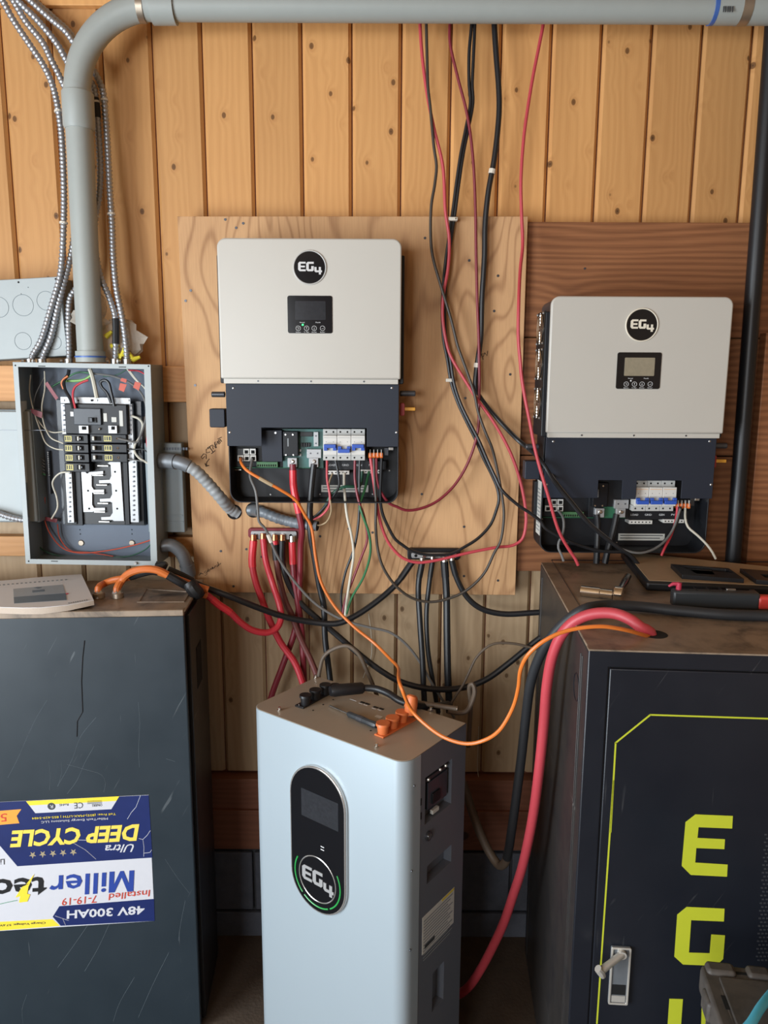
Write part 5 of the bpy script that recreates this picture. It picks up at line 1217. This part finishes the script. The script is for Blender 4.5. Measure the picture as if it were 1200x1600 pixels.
pts = [bn.M @ bn.at(*ZV(*p), z=zz) for p, zz in (((700, 1300), TZ + .02), ((960, 1090), TZ + .03), ((1120, 850), TZ + .03), ((1300, 640), TZ + .02), ((1600, 420), TZ + .01))]
cy_o, pth = cable('blue_cable', 'bright blue cable lying across the dusty black bin', None, None, .0075, 'cable_cyan', pts=pts, n=12)
# ================================================================== bus bars on the plywood
ZW, ZX, ZY = Zm(240, 670, 280 / 1200), Zm(620, 560, 240 / 1129), Zm(360, 780, 500 / 1200)
def busbar(name, label, fn, base, bar, studs, basemat, loc):
    T = Thing(name, label, 'busbar', P(*fn(*loc), PYF - .0003))
    p, q = T.at(*fn(base[0], base[1]), y=-.012), T.at(*fn(base[2], base[3]), y=-.012)
    T.part('base', MB().prism(rrect(p.x, q.x, q.z, p.z, .008), 0, -.014), basemat, bev=.002)
    p, q = T.at(*fn(bar[0], bar[1]), y=-.024), T.at(*fn(bar[2], bar[3]), y=-.024)
    b = T.part('bar', MB().prism(rrect(p.x, q.x, q.z, p.z, .005), -.014, -.022), 'silver_plate', bev=.001)
    for i, (x, y) in enumerate(studs):
        q = T.at(*fn(x, y), y=-.022)
        if i in (0, len(studs) - 1): T.part('mounting_hole', MB().cyl(q, q + Vector((0, -.0008, 0)), .0042, n=16), 'hole_black', b)
        else:
            T.part('washer', MB().cyl(q, q + Vector((0, -.0025, 0)), .0062, n=16), 'zinc', b); T.part('stud_nut', MB().cyl(q + Vector((0, -.0025, 0)), q + Vector((0, -.007, 0)), .0045, n=6), 'steel', b)
    return T
busbar('positive_busbar', 'silver busbar on a red base below the plywood-mounted inverter', ZW, (632, 665, 985, 732), (650, 686, 958, 744), ((677, 713), (740, 712), (803, 712), (866, 713), (918, 716)), 'cable_dark_red', (800, 735))
busbar('negative_busbar', 'silver busbar on a black base at the lower edge of the plywood', ZX, (78, 1395, 465, 1480), (108, 1430, 440, 1472), ((140, 1450), (200, 1452), (262, 1450), (330, 1450), (400, 1448)), 'black_plastic', (270, 1478))

# ================================================================== cables
def zs(fn, *L): return [fn(*p) for p in L]
YW = -.082
def lug_on(o, px, py, y, mat='zinc', r=.0075, up=.022):
    q = P(px, py, y); MB().tube([q, q + Vector((0, .004, up))], [r, r * .75], 10).build('cable_lug', mat, o)
# --- thin solar leads from the top
GS = 'solar leads hanging from the top conduit'
cable('solar_lead', 'red solar lead that swings right then loops back under the negative busbar', [(655, -170), (655, -20), (656, 33), (660, 90), (668, 150), (678, 200), (692, 260), (696, 330), (702, 375), (700, 420), (693, 460), (692, 500), (700, 545)] + zs(ZX, (405, 0), (520, 190), (590, 300), (700, 450), (800, 620), (870, 780), (930, 1000), (950, 1200), (920, 1330), (850, 1375), (740, 1388), (520, 1430), (300, 1482), (150, 1500), (50, 1470), (0, 1430)) + [(606, 846), (594, 815), (588, 780), (583, 745), (579, 716)], [(0, -.03), (.06, -.05), (.35, -.082), (.72, -.1), (.88, -.115), (1, -.135)], .0042, 'cable_pink_red', group=GS)
cable('solar_lead', 'dark red solar lead bowing along the plywood to the inverter lever connectors', [(702, -170), (702, -20), (703, 33), (703, 65), (715, 120), (728, 170), (735, 210), (740, 260), (743, 330), (744, 400), (746, 480), (748, 530), (749, 600), (748, 640)] + zs(ZX, (600, 500), (570, 640), (530, 750), (480, 850), (400, 960), (280, 1060), (150, 1110), (60, 1115), (0, 1090)) + [(609, 787), (596, 770), (589, 750), (588, 716)], [(0, -.03), (.06, -.045), (.4, -.07), (.8, -.09), (1, -.135)], .0038, 'cable_dark_red', group=GS)
cable('solar_lead', 'brownish black solar lead making the widest loop below the plywood edge', [(665, -170), (665, -20), (666, 33), (667, 80), (669, 140), (672, 165), (678, 230), (682, 260), (679, 290), (674, 320), (673, 370), (676, 400), (690, 450), (705, 500), (715, 540)] + zs(ZX, (480, 0), (520, 110), (570, 260), (600, 400), (650, 540), (700, 660), (740, 830), (765, 960), (785, 1100), (785, 1200), (760, 1350)) + zs(ZY, (990, 200), (950, 280), (880, 345), (800, 378), (740, 385), (680, 370), (620, 325), (575, 260), (555, 200), (545, 100), (546, 10)) + [(585, 745), (584, 716)], [(0, -.03), (.05, -.055), (.4, -.095), (.8, -.125), (1, -.135)], .0038, 'cable_brown', group=GS)
cable('solar_lead', 'black solar lead clipped with white clips and looping over the negative busbar', [(736, -170), (736, -20), (737, 33), (733, 83), (733, 133), (735, 160), (728, 200), (720, 240), (713, 287), (707, 333), (702, 367), (695, 420), (691, 480), (693, 530)] + zs(ZX, (370, 0), (400, 180), (450, 330), (520, 480), (580, 600), (640, 740), (700, 860), (740, 960), (750, 1040), (730, 1120), (690, 1220), (600, 1320), (500, 1385), (400, 1435), (300, 1445), (200, 1440), (100, 1410), (40, 1370)) + [(618, 843), (606, 822), (597, 800), (594, 775), (595, 740), (596, 716)], [(0, -.03), (.06, -.045), (.4, -.068), (.7, -.078), (.85, -.11), (1, -.135)], .0042, 'cable_black', group=GS)
cable('solar_lead', 'black solar lead that leaves the clipped pair towards the inverter with fans', [(742, -170), (742, -20), (742, 33), (740, 83), (738, 133), (739, 160), (732, 200), (724, 240), (717, 287), (711, 333), (706, 367), (699, 420), (695, 480), (697, 530)] + zs(ZX, (392, 0), (420, 180), (468, 330), (540, 480), (602, 600), (662, 740), (722, 870), (770, 965), (900, 1085), (970, 1130), (1060, 1200)) + zs(ZT, (150, 490), (250, 550), (400, 600), (500, 607), (620, 603), (700, 568), (760, 500), (783, 430), (788, 395)), [(0, -.03), (.06, -.045), (.45, -.068), (.6, -.09), (.75, -.17), (.9, -.17), (1, -.13)], .0042, 'cable_black', group=GS)
for x, y in ((708, 342), (704, 594)):
    q = P(x, y, -.078); c = MB().box(q.x - .012, q.x + .012, q.y - .004, q.y + .02, q.z - .0045, q.z + .0045).build('cable_clip', 'clip_white', label='white cable clip on the black solar pair near the %s' % ('top edge of the plywood' if y < 400 else 'middle of the plywood'), cat='clip', group='white cable clips', bev=.002)
    MB().cyl((q.x + .006, q.y - .004, q.z), (q.x + .006, q.y - .0055, q.z), .002, n=8).build('clip_nail', 'steel', c)
o, pth = cable('sheathed_cable', 'thick black cable dropping from the top and fanning towards the inverter with fans', [(770, -170), (770, -20), (772, 33), (775, 83), (779, 133), (780, 167), (778, 200), (772, 250), (763, 300), (758, 350), (757, 400), (753, 467), (751, 530)] + zs(ZX, (597, 0), (585, 100), (578, 200), (596, 265)), [(0, -.03), (.1, -.045), (.6, -.07), (1, -.075)], .0072, 'cable_black', n=10, parts=[('cable_tie', .545, .552, 1.25, 'clip_white'), ('cable_tie', .93, .937, 1.25, 'clip_white')])
for i, (mt, lab) in enumerate((('cable_black', 'black wire leaving the thick sheath and crossing to the cabinet top'), ('cable_grey', 'thin grey wire leaving the thick black sheath towards the lever connectors'))):
    k = i * 5
    cable('sheath_wire', lab, zs(ZX, (592, 250), (620, 292 - k), (700, 400 - k * 3), (800, 512 - k * 3), (900, 612 - k * 3), (1000, 692 - k * 3)) + zs(ZT, (150 + k, 200), (200 + k * 2, 280), (280 + k * 2, 380), (350 + k * 2, 465), (430 + k * 2, 535), (500 + k, 588)) + ([(985, 868), (1000, 885)] if i == 0 else [(1000, 864), (1030, 853), (1050, 830), (1063, 795)]), [(0, -.078), (.25, -.095), (.45, -.19), (.75, -.20), (1, -.2 if i == 0 else -.135)], .0052 if i == 0 else .0032, mt, n=8)
cable('solar_lead', 'bright red solar lead at far right crossing the inverter with fans', zs(Zm(800, 0, 1 / 3), (160, -500), (155, -30), (148, 100), (130, 200), (100, 350), (75, 500), (55, 650), (42, 850), (45, 1000), (50, 1150), (40, 1250), (32, 1400), (30, 1590)) + zs(ZX, (908, 30), (915, 120), (940, 280), (980, 480), (1010, 640), (1050, 800), (1110, 1000)) + zs(ZT, (220, 510), (270, 600), (297, 640), (310, 670)), [(0, -.03), (.1, -.05), (.5, -.1), (.62, -.205), (.9, -.215), (1, -.19)], .0042, 'cable_pink_red', group=GS)
cable('connector_wire', 'white wire curving down from an orange lever connector of the right inverter', zs(ZT, (812, 400), (812, 450), (825, 490), (870, 530), (915, 575), (940, 610), (955, 640)), [(0, -.125), (1, -.17)], .0032, 'cable_white')
cable('connector_wire', 'red wire rising behind black wire to the right inverter connectors', zs(ZT, (775, 395), (772, 430), (765, 470), (745, 530), (715, 590), (700, 625)), [(0, -.125), (1, -.165)], .0034, 'cable_red')
for (x0, lab, L) in ((392, 'shorter', ((397, 430), (402, 480), (400, 540), (398, 600), (395, 660))), (490, 'slanting', ((490, 430), (480, 480), (465, 540), (448, 600), (435, 660)))):
    o, pth = cable('inverter_battery_cable', 'black battery cable, the %s one under the inverter with fans' % lab, zs(ZT, *L), [(0, -.115), (1, -.13)], .0085, 'cable_black', n=10, parts=[('cable_lug', 0, .10, .9, 'copper')])
cable('network_cable', 'grey network cable hanging from a port of the inverter with fans', zs(ZT, (205, 405), (222, 420), (240, 450), (243, 490), (235, 530), (220, 560), (218, 590), (232, 620), (242, 650)), [(0, -.105), (.3, -.15), (1, -.16)], .0034, 'cable_grey')

# --- left inverter: battery, network and output wires
o, _ = cable('inverter_battery_cable', 'red battery cable from the plywood inverter passing behind the red-based busbar', zs(Z2, (485, 512), (486, 545), (490, 640), (515, 760)) + [(472, 829)] + zs(ZY, (264, 170), (262, 250), (258, 350), (255, 420), (240, 500), (205, 600), (160, 720), (120, 850)), [(0, -.125), (.2, -.13), (.35, -.10), (1, -.10)], .0088, 'cable_dark_red', n=10, parts=[('heat_shrink', .03, .17, 1.12, 'heatshrink_red'), ('cable_lug', 0, .03, .95, 'copper')])
o, _ = cable('inverter_battery_cable', 'black battery cable from the plywood inverter dropping behind the battery tower', zs(Z2, (602, 512), (598, 545), (588, 640), (580, 760)) + [(485, 831), (491, 868)] + zs(ZY, (335, 330), (350, 400), (355, 520), (372, 660), (385, 780)), [(0, -.125), (.2, -.13), (.5, -.11), (1, -.12)], .0085, 'cable_black', n=10, parts=[('cable_lug', 0, .03, .95, 'copper')])
cable('network_cable', 'grey network cable hanging from the plywood inverter and wandering down right', zs(Z2, (262, 480), (255, 520), (250, 580), (280, 660), (292, 760), (300, 830)) + zs(ZY, (130, 110), (180, 220), (250, 320), (330, 400), (430, 455), (520, 480), (600, 500), (660, 545), (710, 610), (750, 680), (800, 760), (840, 820)), [(0, -.12), (.1, -.16), (.3, -.13), (.7, -.13), (1, -.16)], .0036, 'cable_grey', parts=[('white_splice', .265, .285, 1.7, 'clip_white')])
o, _ = cable('network_cable', 'orange network cable from the plywood inverter across the tower into the black cabinet', None, None, .0040, 'cable_orange', n=8, parts=[('paper_flag', .068, .088, 1.3, 'cable_tan')], pts=[P(*p, y) for p, y in (
    (Z2(198, 482), -.12), (Z2(203, 510), -.155), (Z2(230, 545), -.17), (Z2(320, 600), -.175), (Z2(410, 650), -.175), (Z2(500, 710), -.165), (Z2(550, 790), -.155), (ZY(302, 100), -.15), (ZY(320, 220), -.15), (ZY(340, 310), -.15), (ZY(390, 400), -.155), (ZY(460, 475), -.17), (ZY(540, 540), -.19), (ZY(600, 600), -.24), (ZA(720, 120), -.28))] + [PZ(*p, z_) for p, z_ in ((ZA(740, 220), BH + .12), (ZA(790, 330), BH + .06), (ZA(860, 400), BH + .035), (ZA(950, 460), BH + .022), (ZA(1050, 486), BH + .02), (ZA(1130, 470), BH + .035), (ZR(0, 690), .985), (ZR(60, 590), 1.04), (ZR(85, 500), 1.09), (ZR(95, 420), 1.135), (ZR(130, 350), 1.175), (ZR(200, 290), 1.205), (ZR(300, 245), 1.225), (ZR(450, 225), 1.235), (ZR(560, 240), 1.226), (ZR(640, 262), 1.208), (ZR(675, 272), 1.196))])
GW = 'output wires below the plywood inverter'
cable('output_wire', 'bright green ground wire below the plywood inverter', zs(Z2, (905, 552), (900, 580), (880, 660), (855, 740)) + zs(ZY, (492, 50), (520, 130), (525, 200), (500, 290), (455, 370), (435, 430)), [(0, -.105), (.3, -.15), (1, -.12)], .0034, 'cable_green', group=GW)
cable('output_wire', 'dark green wire bending left into the flexible conduit stub', zs(Z2, (868, 552), (866, 590), (855, 630), (760, 640), (700, 680), (660, 750), (620, 795), (570, 818)), [(0, -.105), (.4, -.14), (1, -.125)], .0042, 'cable_dark_green', group=GW)
cable('output_wire', 'white wire hanging straight down below the plywood inverter', zs(Z2, (768, 560), (769, 640), (785, 800)) + zs(ZY, (452, 125), (462, 200), (450, 290), (435, 390), (430, 440)), [(0, -.105), (.3, -.14), (1, -.12)], .0036, 'cable_white', group=GW)
cable('output_wire', 'red wire crossing behind the green wire below the plywood inverter', zs(Z2, (828, 488), (828, 600), (850, 720)) + zs(ZY, (500, 60), (513, 150), (490, 220), (460, 300), (430, 380), (420, 435)), [(0, -.13), (.3, -.145), (1, -.115)], .0034, 'cable_dark_red', group=GW)
cable('output_wire', 'black wire beside the white wire below the plywood inverter', zs(Z2, (855, 488), (852, 600), (852, 740)) + zs(ZY, (480, 90), (465, 180), (430, 280), (415, 370), (422, 438)), [(0, -.13), (.3, -.14), (1, -.11)], .0034, 'cable_black', group=GW)
cable('output_wire', 'light red wire from the leftmost breaker into the conduit stub', zs(Z2, (674, 488), (675, 600), (690, 690), (684, 745), (640, 798), (575, 826)), [(0, -.13), (.5, -.15), (1, -.125)], .0032, 'cable_pink_red', group=GW)
cable('output_wire', 'tan wire with a loose loop beside the conduit stub', zs(Z2, (703, 565), (685, 620), (690, 700), (697, 770), (670, 832), (628, 850), (600, 845)), [(0, -.105), (.5, -.155), (1, -.125)], .0022, 'cable_tan', group=GW)
cable('output_wire', 'black wire crossing the warning label into the conduit stub', zs(Z2, (720, 488), (738, 575), (740, 635), (705, 695), (640, 772), (570, 832)), [(0, -.13), (.5, -.145), (1, -.125)], .0032, 'cable_black', group=GW)
# --- cables at the red-based busbar
GP = 'cables on the red-based busbar'
yb = -.088
def bus_cable(label, pix, ys, r, mat, parts, lugmat='copper'):
    o, pth = cable('busbar_cable', label, pix, ys, r, mat, n=10, group=GP, parts=parts); q = pth[0]
    MB().tube([q + Vector((0, .002, .016)), q], [r * .9, r * .95], 10).build('cable_lug', lugmat, o)
bus_cable('bright red cable, leftmost on the red-based busbar, running behind the tower', zs(ZY, (87, 155), (82, 240), (95, 310), (120, 380), (150, 460), (190, 540), (240, 610), (265, 670), (290, 760)), [(0, yb), (.5, -.12), (1, -.15)], .0092, 'cable_red', [('heat_shrink', 0, .17, 1.15, 'heatshrink_red')])
bus_cable('red cable from the red-based busbar turning left to the orange cables', zs(ZY, (123, 150), (133, 230), (160, 320), (185, 400), (190, 445), (175, 482), (140, 500), (80, 490), (30, 455), (0, 425)) + [(342, 945), (326, 932), (310, 922)], [(0, yb), (.3, -.14), (.7, -.2), (1, -.22)], .0088, 'cable_red', [('heat_shrink', .80, .92, 1.12, 'heatshrink_red')])
bus_cable('maroon cable with black heat shrink in the middle of the red-based busbar', zs(ZY, (167, 155), (170, 200), (182, 290), (205, 380), (230, 435), (262, 520), (300, 600), (325, 665), (345, 760)), [(0, yb), (.5, -.115), (1, -.14)], .0085, 'cable_maroon', [('red_sleeve', 0, .03, 1.12, 'heatshrink_red'), ('heat_shrink', .03, .12, 1.2, 'tape_black')])
bus_cable('long black cable sagging from the red-based busbar right to the black cabinet', zs(ZY, (195, 155), (195, 230), (215, 310), (260, 385), (330, 450), (400, 510), (470, 570), (560, 640), (640, 685), (760, 712), (880, 705), (960, 675), (1050, 610), (1135, 540), (1230, 470)), [(0, yb), (.3, -.11), (.6, -.17), (1, -.14)], .0082, 'cable_black', [('heat_shrink', 0, .06, 1.12, 'tape_black')])
bus_cable('bright red cable, rightmost on the red-based busbar, dropping straight', zs(ZY, (232, 160), (235, 230), (240, 300), (255, 400), (268, 500), (275, 650), (280, 760)), [(0, yb), (.5, -.105), (1, -.12)], .0088, 'cable_dark_red', [('heat_shrink', 0.0, .15, 1.15, 'heatshrink_red')], 'zinc')
# --- cables at the black-based busbar
GN = 'black cables on the black-based busbar'
def neg(label, pix, ys, r, lug=True):
    o, pth = cable('busbar_cable', label, pix, ys, r, 'cable_black', n=10, group=GN, parts=[('heat_shrink', 0, .12, 1.1, 'tape_black')]); q = pth[0]
    MB().tube([q + Vector((0, .002, .014)), q], [r * .85, r * .9], 10).build('cable_lug', 'zinc', o)
neg('black cable hanging from the second stud of the black-based busbar', zs(ZY, (718, 240), (705, 320), (710, 450), (720, 600), (725, 720), (730, 800)), [(0, yb), (1, -.16)], .0082)
neg('thinner black cable in the middle of the black-based busbar', zs(ZY, (757, 235), (745, 320), (735, 430), (740, 560), (755, 660), (780, 800)), [(0, yb), (1, -.14)], .0068)
neg('thickest black cable hanging straight down from the black-based busbar', zs(ZY, (802, 235), (810, 350), (812, 500), (815, 650), (822, 800)), [(0, yb), (1, -.15)], .0100)
neg('black cable from the right end of the black-based busbar behind the cabinet', zs(ZY, (830, 230), (850, 300), (890, 370), (940, 410), (1020, 430), (1145, 425), (1220, 420)), [(0, yb), (1, -.10)], .0080)
o, pth = cable('busbar_cable', 'black cable sweeping from the black-based busbar left to the slate cabinet', zs(ZY, (682, 235), (620, 320), (540, 390), (460, 442), (400, 466), (300, 460), (200, 440), (100, 405), (0, 365)) + [(335, 923), (310, 913), (285, 900), (262, 890)], [(0, yb), (.4, -.14), (.8, -.2), (1, -.24)], .0082, 'cable_black', n=10, group=GN, parts=[('heat_shrink', 0, .08, 1.1, 'tape_black'), ('black_tape', .9, 1, 1.2, 'tape_black')])
# --- orange cables out of the slate cabinet
def gl(i, dz): return GL[i] + Vector((0, 0, dz))
cable('orange_battery_cable', 'orange battery cable from the left gland of the slate cabinet', None, None, .0088, 'cable_battery_orange', n=10, group='orange cables of the slate cabinet', parts=[('black_tape', .42, .62, 1.08, 'tape_black')], pts=[gl(0, .0), gl(0, .024), P(*Z7(545, 172), -.255), P(*Z7(595, 154), -.26), P(*Z7(660, 143), -.262), P(*Z7(730, 122), -.265), P(*Z7(800, 108), -.265), P(*Z7(870, 128), -.262), P(*Z7(940, 155), -.26), P(*Z7(1010, 182), -.25), P(*Z7(1085, 205), -.245)])
cable('orange_battery_cable', 'orange battery cable arching highest from the right gland of the slate cabinet', None, None, .0095, 'cable_battery_orange', n=10, group='orange cables of the slate cabinet', parts=[('black_tape', .62, .97, 1.12, 'tape_black')], pts=[gl(1, .0), gl(1, .024), P(*Z7(632, 160), -.275), P(*Z7(668, 122), -.28), P(*Z7(740, 98), -.285), P(*Z7(820, 103), -.285), P(*Z7(890, 138), -.28), P(*Z7(950, 172), -.275), P(*Z7(1010, 205), -.25), P(*Z7(1075, 235), -.235)])
q0 = P(*Z7(1000, 185), -.268)
tw = MB().tube(spline([P(*Z7(985, 165), -.27), P(*Z7(1010, 205), -.272), P(*Z7(1040, 235), -.265)], .01), [.017] + [.019] * (len(spline([P(*Z7(985, 165), -.27), P(*Z7(1010, 205), -.272), P(*Z7(1040, 235), -.265)], .01)) - 2) + [.015], 10).build('tape_wrap', 'tape_black', label='lump of black tape joining the orange cables to red and black ones', cat='tape')
MB().tube([P(*Z7(815, 88), -.25), P(*Z7(850, 82), -.25), P(*Z7(868, 66), -.25)], [.012, .013, .006], 8).build('tape_end', 'tape_black', tw)
# --- grey-brown thin cables round the tower
cable('thin_cable', 'thin taupe cable arching from behind the tower to the black cabinet', zs(ZY, (815, 790), (840, 745), (870, 700), (892, 655), (925, 590), (980, 545), (1050, 540), (1125, 556), (1200, 580)), [(0, -.18), (1, -.16)], .0036, 'cable_taupe')
cable('thin_cable', 'taupe cable looping over the back of the tower beside the plug', zs(ZY, (325, 700), (335, 640), (350, 590), (390, 560), (440, 550), (480, 580), (510, 640), (540, 710), (560, 770)), [(0, -.14), (1, -.16)], .0055, 'cable_taupe', n=10)
o, _ = cable('thin_cable', 'grey cable hooked over the back right corner of the tower', None, None, .0058, 'cable_taupe', n=10, pts=[P(*ZA(960, 335), -.40), P(*ZA(1010, 342), -.40), P(*ZA(1045, 335), -.40), P(*ZA(1068, 300), -.40), P(*ZA(1085, 240), -.39), P(*ZA(1075, 205), -.385), P(*ZA(1062, 215), -.38), P(*ZA(1066, 290), -.37), P(*ZA(1062, 380), -.36), P(*ZA(1055, 500), -.35)])
cable('thin_wire', 'thin white stray wire dangling on the raw planks', zs(ZY, (518, 430), (525, 480), (530, 540), (528, 590), (505, 650), (498, 670)), -.012, .0011, 'cable_white', cat='wire')
cable('thin_wire', 'thin white stray wire hanging behind the tower by the sill', [(748, 1135), (747, 1165), (746, 1200), (748, 1216)], -.014, .0011, 'cable_white', cat='wire')
# --- thick cables on the black cabinet
o, _ = cable('welding_cable', 'thick black cable lying on the black cabinet and looping down its left side', None, None, .0112, 'cable_rubber', n=14, pts=[rc.M @ Vector((KW + .03, .30, .55)), rc.M @ Vector((KW + .03, .29, KH - .12)), rc.M @ Vector((KW - .01, .27, KH + .008)), rc.M @ rc.at(1330, 972, z=KH + .012), rc.M @ rc.at(1200, 963, z=KH + .012), rc.M @ rc.at(1130, 960, z=KH + .012), rc.M @ rc.at(1060, 954, z=KH + .012), rc.M @ rc.at(990, 947, z=KH + .014), rc.M @ rc.at(945, 946, z=KH + .014)] + [P(*p) for p in ((913, 952, -.575), (885, 970, -.56), (857, 1001, -.54), (840, 1033, -.51), (829, 1068, -.48), (822, 1117, -.45), (815, 1180, -.43), (806, 1250, -.41), (799, 1300, -.39), (795, 1326, -.37), (789, 1348, -.35), (780, 1352, -.33), (768, 1337, -.31), (752, 1306, -.29), (739, 1272, -.27), (729, 1240, -.26), (715, 1205, -.25))], parts=[('grey_length', .87, 1.0, 1.02, 'cable_taupe')])
cable('welding_cable', 'thick red cable rising from the cabinet hole and falling to the floor', None, None, .0115, 'cable_pink_red', n=14, pts=[rc.M @ (hc + Vector((-.004, 0, -.04))), rc.M @ (hc + Vector((-.008, 0, .004)))] + [P(*p) for p in ((1002, 981, -.695), (988, 970, -.685), (962, 959, -.665), (927, 959, -.645), (899, 970, -.63), (878, 991, -.615), (864, 1022, -.60), (855, 1068, -.58), (850, 1127, -.56), (843, 1197, -.54), (834, 1267, -.51), (826, 1311, -.49), (815, 1358, -.46), (802, 1398, -.43), (787, 1442, -.40), (771, 1477, -.38), (752, 1513, -.35), (734, 1540, -.33), (718, 1553, -.31), (690, 1562, -.28))])
